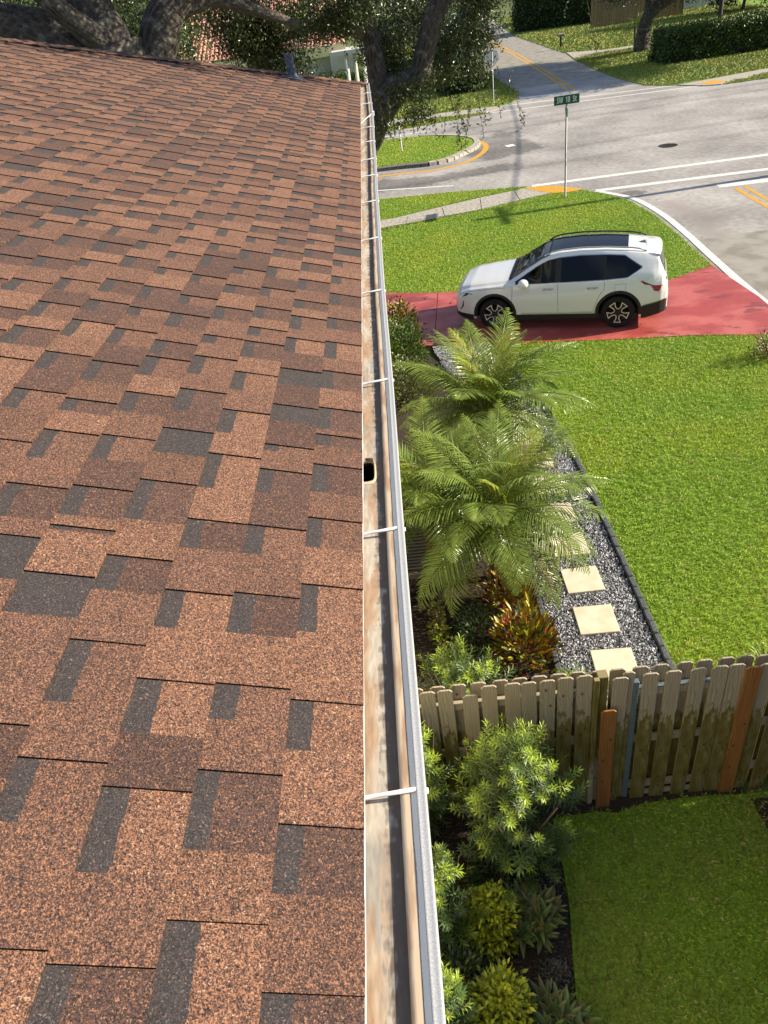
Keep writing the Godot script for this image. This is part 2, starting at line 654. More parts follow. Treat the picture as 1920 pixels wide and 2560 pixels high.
# ------------------------------------------------------------------ ground
func build_ground():
	var st := nst()
	slab(st, [[-300, -400], [300, -400], [300, 120], [-300, 120]], -0.03, -0.03)
	var o := obj(st, "ground", M.ground, self)
	o.set_meta("kind", "structure")
	# streets
	st = nst()
	for r in [[-8, 24, -52, -20]]:
		st.set_smooth_group(-1)
		quad(st, Vector3(-8, 0, -52), Vector3(24, 0, -52), Vector3(24, 0, -20), Vector3(-8, 0, -20))
	o = obj(st, "road", M.asphalt, self)
	o.set_meta("kind", "structure")
	st = nst()
	slab(st, [[-90, -45.5], [-8, -45.5], [-8, -26], [-90, -26]], 0, 0)
	slab(st, [[24, -45.5], [90, -45.5], [90, -26], [24, -26]], 0, 0)
	slab(st, [[7.6, -20], [17, -20], [17, 25], [7.6, 25]], 0, 0)
	slab(st, [[7.6, -95], [15.2, -95], [15.2, -52], [7.6, -52]], 0, 0)
	slab(st, [[13.0, -160], [20.0, -160], [15.2, -95], [7.6, -95]], 0, 0)
	o = obj(st, "road", M.asphalt_far, self)
	o.name = numbered("road_approach")
	o.set_meta("kind", "structure")
	# painted lines
	var marks := setting("road_marking")
	var lines := [
		[[[5.2, -28.0], [9, -27.9], [16, -27.7], [30, -27.3]], 0.30], [[[7.0, -26.2], [10, -26.05], [16, -25.75], [30, -25.0]], 0.30],
		[[[6.2, -44.75], [14.7, -43.9], [22, -43.2]], 0.18], [[[7.3, -46.4], [12, -45.5], [16.0, -44.9]], 0.18], [[[8.3, -48.3], [11.6, -47.75]], 0.5],
		[[[-0.6, -30.7], [2.57, -29.7]], 0.14], [[[-8, -43.2], [0.2, -42.2], [2.6, -41.9]], 0.14], [[[10.45, -24.75], [13, -24.55], [15, -24.4]], 0.42],
	]
	for l in lines:
		st = nst()
		ribbon(st, l[0], l[1], 0.004)
		obj(st, "white_line", M.white_paint, marks)
	for l in [[[[10.82, -24.3], [10.78, -23], [10.72, -12]], 0.13], [[[11.12, -24.3], [11.08, -23], [11.02, -12]], 0.13], [[[11.1, -48.4], [11.5, -56], [11.9, -72], [12.0, -95]], 0.15], [[[11.5, -48.3], [11.85, -56], [12.25, -72], [12.35, -95]], 0.15]]:
		st = nst()
		ribbon(st, l[0], l[1], 0.004)
		obj(st, "yellow_line", M.yellow_paint, marks)
	st = nst()
	ribbon(st, smooth_line([[-8, -33.0], [-0.21, -33.05], [2.18, -32.85], [3.47, -33.42], [4.38, -34.89], [4.7, -36.39], [4.45, -37.6], [4.0, -38.5]], 5), 0.24, 0.004)
	obj(st, "yellow_line", M.yellow_paint, marks)
	# flush white concrete edge along the near side street
	st = nst()
	var edge := smooth_line([[7.0, -26.15], [7.35, -25.55], [7.81, -24.56], [8.02, -22.6], [8.0, -20.5], [7.9, -18.24], [7.82, -15.0], [7.8, -4], [7.8, 12]], 5)
	ribbon(st, edge, 0.20, 0.012)
	o = obj(st, "edge_strip", M.white_paint, self)
	o.set_meta("kind", "structure")
	# island with kerb
	var island := setting("traffic_island")
	var isl := smooth_line([[-9, -34.3], [-0.24, -34.25], [2.27, -33.95], [3.5, -35.15], [4.2, -36.5], [4.1, -38.1], [2.7, -39.7], [-0.1, -40.7], [-9, -41.2]], 5)
	st = nst()
	slab(st, isl, 0.0, 0.12)
	obj(st, "turf_bed", M.soil_green, island)
	for seg in [[1, 9, M.concrete_old], [9, 32, M.concrete]]:
		var n := 0
		for i in range(seg[0], seg[1]):
			st = nst()
			st.set_smooth_group(-1)
			var a := Vector3(isl[i][0], 0, isl[i][1])
			var b := Vector3(isl[i + 1][0], 0, isl[i + 1][1])
			var d := (b - a).normalized()
			var nn := Vector3(-d.z, 0, d.x)
			if nn.dot(a - Vector3(0, 0, -37.3)) < 0:
				nn = -nn
			var g := d * 0.006
			var p := [a + g, b - g, b - g + nn * 0.26, a + g + nn * 0.26]
			var h := [0.15, 0.15, 0.13, 0.13]
			var tp := []
			for k in 4:
				tp.append(p[k] + Vector3.UP * h[k])
			quad(st, tp[0], tp[1], tp[2], tp[3])
			quad(st, tp[3], tp[2], p[2] + nn * 0.03, p[3] + nn * 0.03)
			quad(st, tp[0], p[0], p[3], tp[3])
			quad(st, tp[1], p[1], p[2], tp[2])
			quad(st, tp[0], p[0], p[1], tp[1])
			obj(st, "kerb_stone", seg[2], island)
	# lawns as beds of turf; the blades are added in build_lawns
	lawn_bed("front_lawn", [[2.02, -14.98], [2.15, -13.6], [2.42, -11.5], [2.52, -10.06], [2.58, -8.64], [2.60, -4.25], [7.64, -4.25], [7.64, -13.55], [7.2, -13.7], [5.88, -14.11], [4.19, -14.42]])
	lawn_bed("corner_lawn", [[-7, -23.0], [-0.31, -25.07], [2.77, -25.61], [5.61, -26.53], [6.12, -26.34], [6.61, -26.43], [7.05, -25.7], [7.55, -24.5], [7.76, -22.86], [7.76, -20.88], [7.66, -17.84], [6.29, -17.15], [1.47, -18.32], [-0.3, -18.91], [-7, -20.5]])
	lawn_bed("verge_lawn", [[-7, -31.0], [-0.29, -29.05], [2.55, -28.56], [5.01, -27.9], [4.78, -27.66], [2.98, -27.31], [1.25, -26.72], [-0.31, -26.08], [-7, -24.1]])
	lawn_bed("back_lawn", [[0.72, 3], [0.74, -2.4], [0.86, -3.2], [0.90, -3.98], [1.3, -4.0], [1.5, -3.97], [1.75, -4.04], [2.3, -4.06], [2.7, -4.04], [3.9, -4.06], [3.9, 3]])
	lawn_bed("far_verge", [[-12, -42.3], [-0.13, -43.4], [3.4, -44.0], [6.0, -44.75], [3.5, -45.4], [-0.1, -45.6], [-12, -45.9]])
	lawn_bed("northwest_lawn", [[-40, -48.2], [0.2, -47.3], [6.6, -46.5], [7.7, -47.2], [8.3, -48.7], [8.6, -50.8], [8.45, -55.5], [8.5, -95], [-40, -95]])
	lawn_bed("hedge_lawn", [[16.0, -44.9], [14.9, -46.4], [14.5, -50], [14.45, -54], [14.8, -62.9], [17.5, -63.9], [60, -62], [60, -53], [21.3, -45.9]])
	lawn_bed("corner_verge", [[17.75, -43.1], [20.6, -44.45], [60, -51.5], [60, -42]])
	lawn_bed("northeast_lawn", [[15.2, -67.6], [17.8, -65.6], [60, -64.5], [60, -120], [18.4, -120], [15.0, -90]])
	# red driveway, two pours with a joint
	var dw := setting("driveway")
	var pans := [
		[[-6, -20.25], [-0.3, -18.93], [1.015, -18.46], [0.665, -15.26], [0.33, -15.32], [-6, -16.6]],
		[[1.03, -18.455], [1.47, -18.34], [6.29, -17.17], [7.64, -17.86], [7.80, -15.6], [7.74, -13.4], [7.16, -13.69], [5.88, -14.09], [4.19, -14.40], [2.15, -14.89], [0.68, -15.255]],
	]
	for p in pans:
		st = nst()
		slab(st, p, -0.02, 0.05)
		obj(st, "concrete_panel", M.drive, dw)
	st = nst()
	slab(st, [[-6, -20.2], [1.0, -18.5], [7.6, -17.8], [7.72, -13.5], [4.2, -14.5], [0.7, -15.3], [-6, -16.7]], 0.0, 0.03)
	obj(st, "joint_filler", M.dark_gap, dw)
	# pavement slabs by the corner
	var sw := setting("sidewalk")
	var far_ := [[-6, -23.9], [-3.0, -24.97], [-1.6, -25.5], [-0.31, -26.02], [0.67, -26.17], [1.87, -26.70], [3.25, -27.21], [4.48, -27.50], [4.84, -27.6]]
	var near_ := [[-6, -22.9], [-3.0, -24.1], [-1.9, -24.6], [-0.75, -25.02], [0.55, -25.25], [1.85, -25.44], [3.1, -25.72], [4.45, -26.2], [5.55, -26.52]]
	for i in far_.size() - 1:
		st = nst()
		var g := 0.012
		slab(st, [[far_[i][0] + g, far_[i][1]], [far_[i + 1][0] - g, far_[i + 1][1]], [near_[i + 1][0] - g, near_[i + 1][1]], [near_[i][0] + g, near_[i][1]]], -0.02, 0.055)
		obj(st, "pavement_slab", M.concrete, sw)
	st = nst()
	slab(st, [[-6, -23.85], [4.8, -27.55], [5.5, -26.55], [-6, -22.95]], 0.0, 0.035)
	obj(st, "joint_filler", M.dark_gap, sw)
	var pad := setting("ramp_pad")
	st = nst()
	slab(st, [[4.86, -27.62], [5.45, -27.69], [6.1, -27.2], [6.63, -26.45], [6.12, -26.32], [5.6, -26.50]], 0.0, 0.05)
	obj(st, "yellow_slab", M.yellow_paint, pad)
	st = nst()
	for i in 15:
		for j in 9:
			var p := Vector3(4.95 + i * 0.11, 0.052, -27.6 + j * 0.13)
			if Geometry2D.is_point_in_polygon(Vector2(p.x, p.z), PackedVector2Array([Vector2(4.9, -27.6), Vector2(5.45, -27.64), Vector2(6.1, -27.15), Vector2(6.55, -26.48), Vector2(6.12, -26.38), Vector2(5.6, -26.55)])):
				lathe(st, at(p), [Vector2(0.022, 0), Vector2(0.016, 0.006), Vector2(0.0, 0.006)], 6)
	var dm := obj(st, "domes", M.yellow_paint, pad)
	dm.set_meta("kind", "stuff")
	# far pavements
	var sw2 := setting("far_sidewalk")
	for q in [[[[-12, -46.0], [-0.1, -45.65], [3.5, -45.45], [6.1, -44.8], [6.95, -45.9], [6.6, -46.45], [0.2, -47.25], [-12, -47.7]]], [[[16.1, -44.8], [17.0, -43.4], [17.7, -43.05], [20.6, -44.4], [60, -51.45], [60, -53], [21.3, -45.85]]], [[[14.85, -63.0], [17.5, -64.0], [60, -62.1], [60, -64.4], [17.8, -65.5], [15.3, -67.5]]]]:
		st = nst()
		slab(st, q[0], -0.02, 0.045)
		obj(st, "concrete_strip", M.concrete, sw2)
	st = nst()
	slab(st, [[16.9, -44.2], [17.3, -43.35], [18.3, -43.65], [17.9, -44.5]], 0.0, 0.05)
	obj(st, "yellow_slab", M.yellow_paint, sw2)
	# planting bed soil
	st = nst()
	slab(st, [[2.78, -3.5], [2.74, -3.97], [3.95, -3.97], [3.95, 3], [3.35, 3], [3.05, -2.8]], 0.0, 0.05)
	slab(st, [[-0.75, -14.9], [0.32, -15.25], [0.5, -14.9], [0.95, -13.6], [1.28, -11.5], [1.33, -8.6], [1.30, -4.2], [0.88, -3.98], [0.85, -3.2], [0.72, -2.4], [0.70, 3], [-0.75, 3]], 0.0, 0.03)
	o = obj(st, "planting_bed", M.mulch, self)
	o.set_meta("kind", "structure")
	st = nst()
	slab(st, [[0.92, -3.9], [2.72, -3.9], [2.72, -4.27], [0.92, -4.27]], -0.02, 0.028)
	o = obj(st, "dirt_strip", M.mulch, self)
	o.set_meta("kind", "structure")
	for q in [[-0.1, -18.59], [0.03, -18.51], [0.68, -18.11], [1.22, -17.61], [0.81, -17.3], [0.59, -16.53], [0.46, -16.24], [0.59, -16.24], [0.67, -16.07], [0.62, -15.79], [1.17, -15.85]]:
		var fl := thing("fallen_leaf", "small dark fallen leaf lying on the red driveway", "leaf", Vector3(q[0], 0.052, q[1]), rng.randf() * TAU, "fallen leaves on the driveway")
		st = nst()
		leaf(st, Vector3.ZERO, Vector3(1, 0.12, 0).normalized(), Vector3.UP, 0.09, 0.045, 0.3, Color(0.05, 0.03, 0.02), 0.4, 4)
		obj(st, "blade", M.mixed_leaf, fl)
	# manhole cover, small plate
	var mh := thing("manhole_cover", "round dark iron manhole cover set in the street", "manhole cover", Vector3(11.08, 0.002, -31.27))
	st = nst()
	lathe(st, Transform3D(), [Vector2(0.36, 0), Vector2(0.36, 0.006), Vector2(0.33, 0.008), Vector2(0.32, 0.004), Vector2(0.0, 0.004)], 24)
	obj(st, "iron_lid", sm(c8(44, 42, 40), 0.7, 0.4), mh)
	st = nst()
	for i in 5:
		box(st, at(Vector3(0, 0.006, -0.2 + i * 0.1)), Vector3(0.5 - absf(i - 2) * 0.08, 0.005, 0.03))
	obj(st, "rib", sm(c8(58, 55, 52), 0.7, 0.4), mh)
	var pl := thing("paper_sheet", "white square sheet lying flat on the dark asphalt patch", "sheet", Vector3(5.65, 0.004, -35.47), 0.2)
	st = nst()
	box(st, at(Vector3(0, 0.004, 0)), Vector3(0.38, 0.008, 0.42))
	obj(st, "sheet", sm(c8(222, 220, 214), 0.8), pl)

func lawn_bed(called: String, poly: Array):
	var st := nst()
	slab(st, poly, -0.02, 0.035)
	var o := obj(st, called, M.soil_green, self)
	o.set_meta("kind", "structure")
	beds[called] = poly
var beds := {}

# ------------------------------------------------------------------ house: roof, gutter, vent pipe
func rp(u: float, vv: float, n: float) -> Vector3:
	# point of the roof: u along the eave away from the camera, vv up the slope, n above the deck
	return EAVE + Vector3(0, 0, -u) + SD * vv + SN * n

func course_v(k: int) -> float:
	return -0.012 if k == 0 else 0.137 + 0.1515 * (k - 1)

const HIP_U := 12.0      # where the hip meets the eave
func hip_u(vv: float) -> float:
	return HIP_U - vv * cos(SLOPE)

func tab(st: SurfaceTool, u0: float, u1: float, k: int, high: bool, r: RandomNumberGenerator, tone: Color, sts):
	# one exposed piece of a course; high = laminated tooth, low = slot between teeth
	var v0 := course_v(k)
	var v1 := course_v(k + 1)
	var cut0 := minf(u1, hip_u(v0))
	var cut1 := minf(u1, hip_u(v1))
	if cut1 <= u0 + 0.01:
		return
	var a := 0.0104 if high else 0.0058
	var b := 0.0046 if high else 0.0
	var lift := r.randf_range(0.0, 0.0012)
	a += lift
	var A := rp(u0, v0, a)
	var B := rp(cut0, v0, a)
	var C := rp(cut1, v1, b)
	var D := rp(u0, v1, b)
	var tone2 := tone * r.randf_range(0.90, 1.08)
	tone2.a = 1
	st.set_smooth_group(-1)
	if not high:
		# dark printed band under the course above, with a slightly ragged lower edge
		var n := 7
		var bw := 0.046 * r.randf_range(0.85, 1.15)
		var prev_l := Vector3.ZERO
		var prev_h := Vector3.ZERO
		var pf := 0.0
		for i in n + 1:
			var f := float(i) / n
			var w := clampf((bw + r.randf_range(-0.0025, 0.0025)) / (v1 - v0), 0.1, 0.9)
			var low := A.lerp(B, f)
			var hi := D.lerp(C, f)
			var mid := hi.lerp(low, w)
			if i > 0:
				for q in [[prev_l, mid, A.lerp(B, pf), low]]:
					qv(st, q[2], q[3], q[1], q[0], tone)
				if sts != null:
					sts.set_smooth_group(-1)
					qv(sts, prev_l, mid, hi, prev_h, W1)
			prev_l = mid
			prev_h = hi
			pf = f
	else:
		vq(st, A, tone)
		vq(st, B, tone2)
		vq(st, C, tone2)
		vq(st, A, tone)
		vq(st, C, tone2)
		vq(st, D, tone)
	# front (butt) edge
	var g := SN * (-0.010 if high else -0.007)
	qv(st, A + g, B + g, B, A, tone * 1.0)
	if high:
		var blk := Color(0.05, 0.045, 0.045)
		var g2 := SN * -0.010
		qv(st, A, D, D + g2, A + g2, blk)
		qv(st, B, C, C + g2, B + g2, blk)

func vq(st, p: Vector3, c: Color):
	var q := p - EAVE
	v(st, p, Vector2(-q.z, q.dot(SD)), c)

func qv(st, a, b, c, d, col):
	vq(st, a, col)
	vq(st, b, col)
	vq(st, c, col)
	vq(st, a, col)
	vq(st, c, col)
	vq(st, d, col)

func build_house():
	var house := thing("house", "house edge with brown shingle roof and open white gutter", "house")
	var wall_st := nst()
	box(wall_st, at(Vector3(-3.3, 2.63, -3.9)), Vector3(5.2, 5.26, 14.8))
	obj(wall_st, "wall", M.wall, house)
	# roof deck
	var st := nst()
	st.set_smooth_group(-1)
	var vm := 6.6
	for s in [0.0]:
		quad(st, rp(-1.2, 0.0, -0.004), rp(HIP_U, 0.0, -0.004), rp(hip_u(vm), vm, -0.004), rp(-1.2, vm, -0.004))
		quad(st, rp(-1.2, 0.0, -0.03), rp(-1.2, vm, -0.03), rp(hip_u(vm), vm, -0.03), rp(HIP_U, 0.0, -0.03))
	var deck := obj(st, "roof", M.asphalt_cut, house)
	# the far face of the hip
	st = nst()
	st.set_smooth_group(-1)
	var top := rp(hip_u(vm), vm, 0.0)
	var r := RandomNumberGenerator.new()
	r.seed = 3
	for k in 42:
		var f0 := k / 42.0
		var f1 := (k + 1) / 42.0
		var e0 := rp(HIP_U, 0, 0.0).lerp(top, f0)
		var e1 := rp(HIP_U, 0, 0.0).lerp(top, f1)
		var w0 := EAVE + Vector3(-13.0, 0, -HIP_U)
		w0 = w0.lerp(top + Vector3(-0.5, 0, 0), f0)
		var w1 := (EAVE + Vector3(-13.0, 0, -HIP_U)).lerp(top + Vector3(-0.5, 0, 0), f1)
		quad(st, e0 + Vector3(0, 0.008, 0), w0 + Vector3(0, 0.008, 0), w1, e1, W1 * r.randf_range(0.85, 1.1), Vector2(0, k * 0.15), Vector2(12, k * 0.15 + 0.15))
	obj(st, "far_slope", M.sh_brown, deck)
	# shingle pieces: the 300 nearest as single parts, the others joined
	var mats := [M.sh_tan, M.sh_brown, M.sh_dark, M.sh_band]
	var rest := [nst(), nst(), nst(), nst()]
	var rest_band := nst()
	var near_list := []
	var cam := Vector3(0, 6.7, 0)
	for k in 42:
		var u := -0.9 - r.randf_range(0, 0.3)
		var u_end := hip_u(course_v(k)) + 0.02
		var fixed: Array = VALLEYS.get(k, [])
		var spans := []      # [u0, u1, high]
		var drift := r.randf_range(0.0, TAU)
		var guard := 0
		while u < u_end and guard < 400:
			guard += 1
			var nv := [u + r.randf_range(0.08, 0.16), 0.0]
			nv[1] = nv[0] + r.randf_range(0.085, 0.16)
			if fixed.size() > 0:
				var a: float = fixed[0]
				var b: float = fixed[1]
				if nv[1] > a - 0.05 or nv[0] > a - 0.05:
					if a - u > 0.42:
						nv = [u + 0.12, u + 0.12 + r.randf_range(0.08, 0.12)]
					else:
						nv = [a, b]
						fixed = fixed.slice(2)
			spans.append([u, nv[0], true])
			spans.append([nv[0], nv[1], false])
			u = nv[1]
		for s in spans:
			if s[0] > u_end:
				continue
			var x := r.randf() + 0.18 * sin(s[0] * 1.3 + drift)
			var kind := 0 if x < 0.36 else 1 if x < 0.82 else 2
			if not s[2]:
				kind = 0 if x < 0.20 else 1 if x < 0.52 else 2 if x < 0.98 else 3
			var tone := Color(1, 1, 1) * r.randf_range(0.88, 1.12)
			tone.a = 1
			var c := rp((s[0] + s[1]) * 0.5, course_v(k) + 0.07, 0)
			var dd := c - cam
			var seen: bool = dd.dot(Vector3(0.05246, 0.58283, 0.8109)) < -0.5 and (s[0] > 0.28)
			var big: float = (s[1] - s[0]) / maxf(dd.length_squared(), 0.1)
			# left out of view? keep it with the joined ones
			var px := dd.dot(Vector3(0.99172, -0.12572, 0.0262)) / -dd.dot(Vector3(0.05246, 0.58283, 0.8109))
			if px < -0.56:
				seen = false
			near_list.append([big if seen else -1.0, s, k, kind, tone])
	near_list.sort_custom(func(a, b): return a[0] > b[0])
	for i in near_list.size():
		var e: Array = near_list[i]
		var s: Array = e[1]
		if i < 300:
			var sp := nst()
			var sb = null if s[2] else nst()
			tab(sp, s[0], s[1], e[2], s[2], r, e[4], sb)
			sp.generate_normals()
			var mesh := sp.commit()
			mesh.surface_set_material(0, mats[e[3]])
			if sb != null:
				sb.generate_normals()
				mesh = sb.commit(mesh)
				mesh.surface_set_material(1, M.sh_band)
			var o := MeshInstance3D.new()
			o.name = "shingle_tab" if s[2] else "shingle_slot"
			o.mesh = mesh
			deck.add_child(o, true)
		else:
			tab(rest[e[3]], s[0], s[1], e[2], s[2], r, e[4], rest_band)
	var merged: ArrayMesh = null
	var all := [rest[0], rest[1], rest[2], rest[3], rest_band]
	for i in 5:
		all[i].generate_normals()
		merged = all[i].commit(merged) if merged != null else all[i].commit()
		merged.surface_set_material(i, (mats + [M.sh_band])[i])
	var ro := MeshInstance3D.new()
	ro.name = "shingles"
	ro.mesh = merged
	ro.set_meta("kind", "stuff")
	deck.add_child(ro, true)
	# hip caps, lapped up the hip
	var h0 := rp(HIP_U, 0, 0.0)
	var hd := (top - h0).normalized()
	var hl := (top - h0).length()
	var side_a := (SD * -1.0 - hd * (SD * -1.0).dot(hd)).normalized()        # down our face
	var far_n := Vector3(0, cos(SLOPE), -sin(SLOPE))
	var side_b := hd.cross(far_n).normalized()
	if side_b.z > 0:
		side_b = -side_b
	var n_caps := int(hl / 0.145)
	for i in n_caps:
		st = nst()
		var p0 := h0 + hd * (i * 0.145 - 0.05)
		var p1 := p0 + hd * 0.30
		var up := Vector3(0, 1, 0)
		var a0 := p0 + up * r.randf_range(0.030, 0.038)
		var a1 := p1 + up * 0.012
		var w := 0.135 + r.randf_range(-0.006, 0.006)
		var cc := W1 * r.randf_range(0.8, 1.1)
		cc.a = 1
		st.set_smooth_group(-1)
		var l0 := p0 + side_a * w + SN * 0.024
		var l1 := p1 + side_a * w + SN * 0.010
		var r0 := p0 + side_b * w + far_n * 0.024
		var r1 := p1 + side_b * w + far_n * 0.010
		qv(st, l0, a0, a1, l1, cc)
		qv(st, a0, r0, r1, a1, cc)
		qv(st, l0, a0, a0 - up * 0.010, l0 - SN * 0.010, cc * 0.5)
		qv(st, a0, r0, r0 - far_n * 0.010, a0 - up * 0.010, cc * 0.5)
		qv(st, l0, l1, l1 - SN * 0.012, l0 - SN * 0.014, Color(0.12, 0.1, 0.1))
		obj(st, "hip_cap", [M.sh_brown, M.sh_dark, M.sh_tan][i % 3], deck)
	# fascia, soffit, drip edge
	st = nst()
	box(st, at(Vector3(-0.222, 5.42, -5.4)), Vector3(0.02, 0.16, 13.2))
	obj(st, "fascia", M.white_metal, house)
	st = nst()
	box(st, at(Vector3(-0.47, 5.33, -5.4)), Vector3(0.48, 0.02, 13.2))
	box(st, at(Vector3(-6.6, 5.33, -11.65)), Vector3(12.7, 0.02, 0.7))
	obj(st, "soffit", M.white_metal, house)
	st = nst()
	var seg := 26
	for i in seg:
		# drip edge in three-metre lengths that lap, never quite straight
		var z0 := 1.2 - i * 0.508
		var z1 := z0 - 0.508
		var w0 := 0.0010 * sin(i * 2.3)
		var w1 := 0.0010 * sin((i + 1) * 2.3)
		st.set_smooth_group(-1)
		var e0 := Vector3(EAVE.x + 0.012 + w0, EAVE.y - 0.004, z0)
		var e1 := Vector3(EAVE.x + 0.012 + w1, EAVE.y - 0.004, z1)
		var dn := Vector3(0.001, -0.010, 0)
		quad(st, e0, e1, e1 + dn, e0 + dn)
		quad(st, e0, e1, e1 + Vector3(0.0025, -0.0005, 0), e0 + Vector3(0.0025, -0.0005, 0))
		quad(st, e0 + Vector3(0.0025, -0.0005, 0), e1 + Vector3(0.0025, -0.0005, 0), e1 + Vector3(-0.03, 0.004, 0), e0 + Vector3(-0.03, 0.004, 0))
	obj(st, "drip_edge", M.white_metal, house)
	build_gutter(house)
	# lead vent pipe through the roof near the hip
	var vp := Node3D.new()
	vp.name = "vent_pipe"
	house.add_child(vp, true)
	var vb := rp(10.89, 0.86, 0.0)
	st = nst()
	tube(st, [vb + Vector3(0.004, -0.05, 0), vb + Vector3(0.0, 0.05, 0), vb + Vector3(-0.006, 0.16, 0), vb + Vector3(-0.012, 0.275, 0)], [0.062, 0.056, 0.052, 0.055], 16, W1, false)
	tube(st, [vb + Vector3(-0.012, 0.275, 0), vb + Vector3(-0.012, 0.272, 0), vb + Vector3(-0.006, 0.16, 0)], [0.055, 0.045, 0.044], 16, W1, false)
	obj(st, "sleeve", M.pipe, vp)
	st = nst()
	st.set_smooth_group(-1)
	quad(st, rp(10.72, 0.74, 0.017), rp(11.06, 0.74, 0.017), rp(11.06, 1.0, 0.014), rp(10.72, 1.0, 0.014))
	lathe(st, Transform3D(Basis(Vector3(0, 0, 1), -SLOPE), rp(10.89, 0.86, 0.016)), [Vector2(0.085, 0), Vector2(0.066, 0.012), Vector2(0.058, 0.03)], 16)
	obj(st, "flashing", M.pipe, vp)

func gutter_out(z: float) -> float:
	# the front edge bows outward along the run
	var u := -z
	if u < 4.5:
		return 0.0 + 0.0015 * sin(u * 3.1)
	if u < 9.2:
		return (u - 4.5) / 4.7 * 0.026 + 0.0015 * sin(u * 3.1)
	return 0.026 - (u - 9.2) / 2.9 * 0.016

func build_gutter(house: Node3D):
	var g := Node3D.new()
	g.name = "gutter"
	house.add_child(g, true)
	var X := EAVE.x
	var Y := EAVE.y - 0.012
	var zs := []
	var z := 1.2
	while z > -12.02:
		zs.append(z)
		z -= 0.10
	zs.append(-12.03)
	# floor with the outlet hole cut in it
	var fl := nst()
	var hz0 := -1.86
	var hz1 := -1.97
	var cuts := zs.duplicate()
	cuts.append_array([hz0, hz1])
	cuts.sort()
	cuts.reverse()
	var fx := [-0.035, -0.004, 0.048, 0.076]
	for i in cuts.size() - 1:
		if absf(cuts[i] - cuts[i + 1]) < 0.0001:
			continue
		for j in 3:
			var mid: float = (cuts[i] + cuts[i + 1]) * 0.5
			if j == 1 and mid < hz0 and mid > hz1:
				continue
			fl.set_smooth_group(0)
			var p := func(xx: float, zz: float) -> Vector3:
				return Vector3(X + xx + gutter_out(zz) * (1.0 if xx > 0.05 else 0.0), Y - 0.022, zz)
			var ua := Vector2((fx[j] + 0.0) / 0.076, (1.2 - cuts[i]) / 6.0)
			var ub := Vector2((fx[j + 1] + 0.0) / 0.076, (1.2 - cuts[i + 1]) / 6.0)
			var a: Vector3 = p.call(fx[j], cuts[i])
			var b: Vector3 = p.call(fx[j + 1], cuts[i])
			var c: Vector3 = p.call(fx[j + 1], cuts[i + 1])
			var d: Vector3 = p.call(fx[j], cuts[i + 1])
			quad(fl, a, b, c, d, W1, ua, ub)
	obj(fl, "floor", M.gutter_floor, g)
	# inner face of the front wall, ogee
	var wl := nst()
	var prof := [[0.076, -0.022], [0.0762, -0.010], [0.0775, -0.0080], [0.086, -0.0072], [0.096, -0.0068], [0.1045, -0.0060], [0.1065, -0.0020]]
	for i in zs.size() - 1:
		for j in prof.size() - 1:
			wl.set_smooth_group(0)
			var o0 := gutter_out(zs[i])
			var o1 := gutter_out(zs[i + 1])
			var a := Vector3(X + prof[j][0] + o0, Y + prof[j][1], zs[i])
			var b := Vector3(X + prof[j + 1][0] + o0, Y + prof[j + 1][1], zs[i])
			var c := Vector3(X + prof[j + 1][0] + o1, Y + prof[j + 1][1], zs[i + 1])
			var d := Vector3(X + prof[j][0] + o1, Y + prof[j][1], zs[i + 1])
			quad(wl, a, b, c, d, W1, Vector2((prof[j][0] - 0.076) / 0.031, (1.2 - zs[i]) / 4.0), Vector2((prof[j + 1][0] - 0.076) / 0.031, (1.2 - zs[i + 1]) / 4.0))
	obj(wl, "front_wall", M.gutter_wall, g)
	# rolled lip
	var lp := nst()
	var lpro := [[0.1062, -0.0066], [0.1064, -0.001], [0.108, 0.0010], [0.1105, 0.0004], [0.119, 0.0], [0.1225, 0.0016], [0.125, 0.0], [0.1255, -0.008], [0.124, -0.014]]
	for i in zs.size() - 1:
		for j in lpro.size() - 1:
			lp.set_smooth_group(0)
			var o0 := gutter_out(zs[i])
			var o1 := gutter_out(zs[i + 1])
			quad(lp, Vector3(X + lpro[j][0] + o0, Y + lpro[j][1], zs[i]), Vector3(X + lpro[j + 1][0] + o0, Y + lpro[j + 1][1], zs[i]), Vector3(X + lpro[j + 1][0] + o1, Y + lpro[j + 1][1], zs[i + 1]), Vector3(X + lpro[j][0] + o1, Y + lpro[j][1], zs[i + 1]))
	obj(lp, "lip", M.lip, g)
	# outer face and back
	var of := nst()
	var opro := [[0.124, -0.013], [0.118, -0.03], [0.108, -0.042], [0.092, -0.052], [0.080, -0.066], [0.076, -0.092], [-0.038, -0.092], [-0.038, 0.0]]
	for i in zs.size() - 1:
		for j in opro.size() - 1:
			of.set_smooth_group(-1 if j > 3 else 0)
			var o0 := gutter_out(zs[i])
			var o1 := gutter_out(zs[i + 1])
			var m := 1.0 if j < 5 else 0.0
			var mid: float = (zs[i] + zs[i + 1]) * 0.5
			if j == 5 and mid < -1.80 and mid > -2.02:
				continue
			quad(of, Vector3(X + opro[j][0] + o0 * m, Y + opro[j][1], zs[i]), Vector3(X + opro[j + 1][0] + o0 * m, Y + opro[j + 1][1], zs[i]), Vector3(X + opro[j + 1][0] + o1 * m, Y + opro[j + 1][1], zs[i + 1]), Vector3(X + opro[j][0] + o1 * m, Y + opro[j][1], zs[i + 1]))
	obj(of, "outer_face", M.white_metal, g)
	# end cap
	var ec := nst()
	ec.set_smooth_group(-1)
	var pts := PackedVector2Array()
	for q in [[-0.038, -0.092], [0.086, -0.092], [0.09, -0.066], [0.104, -0.05], [0.128, -0.03], [0.136, 0.0], [-0.038, 0.006]]:
		pts.append(Vector2(q[0], q[1]))
	var idx := Geometry2D.triangulate_polygon(pts)
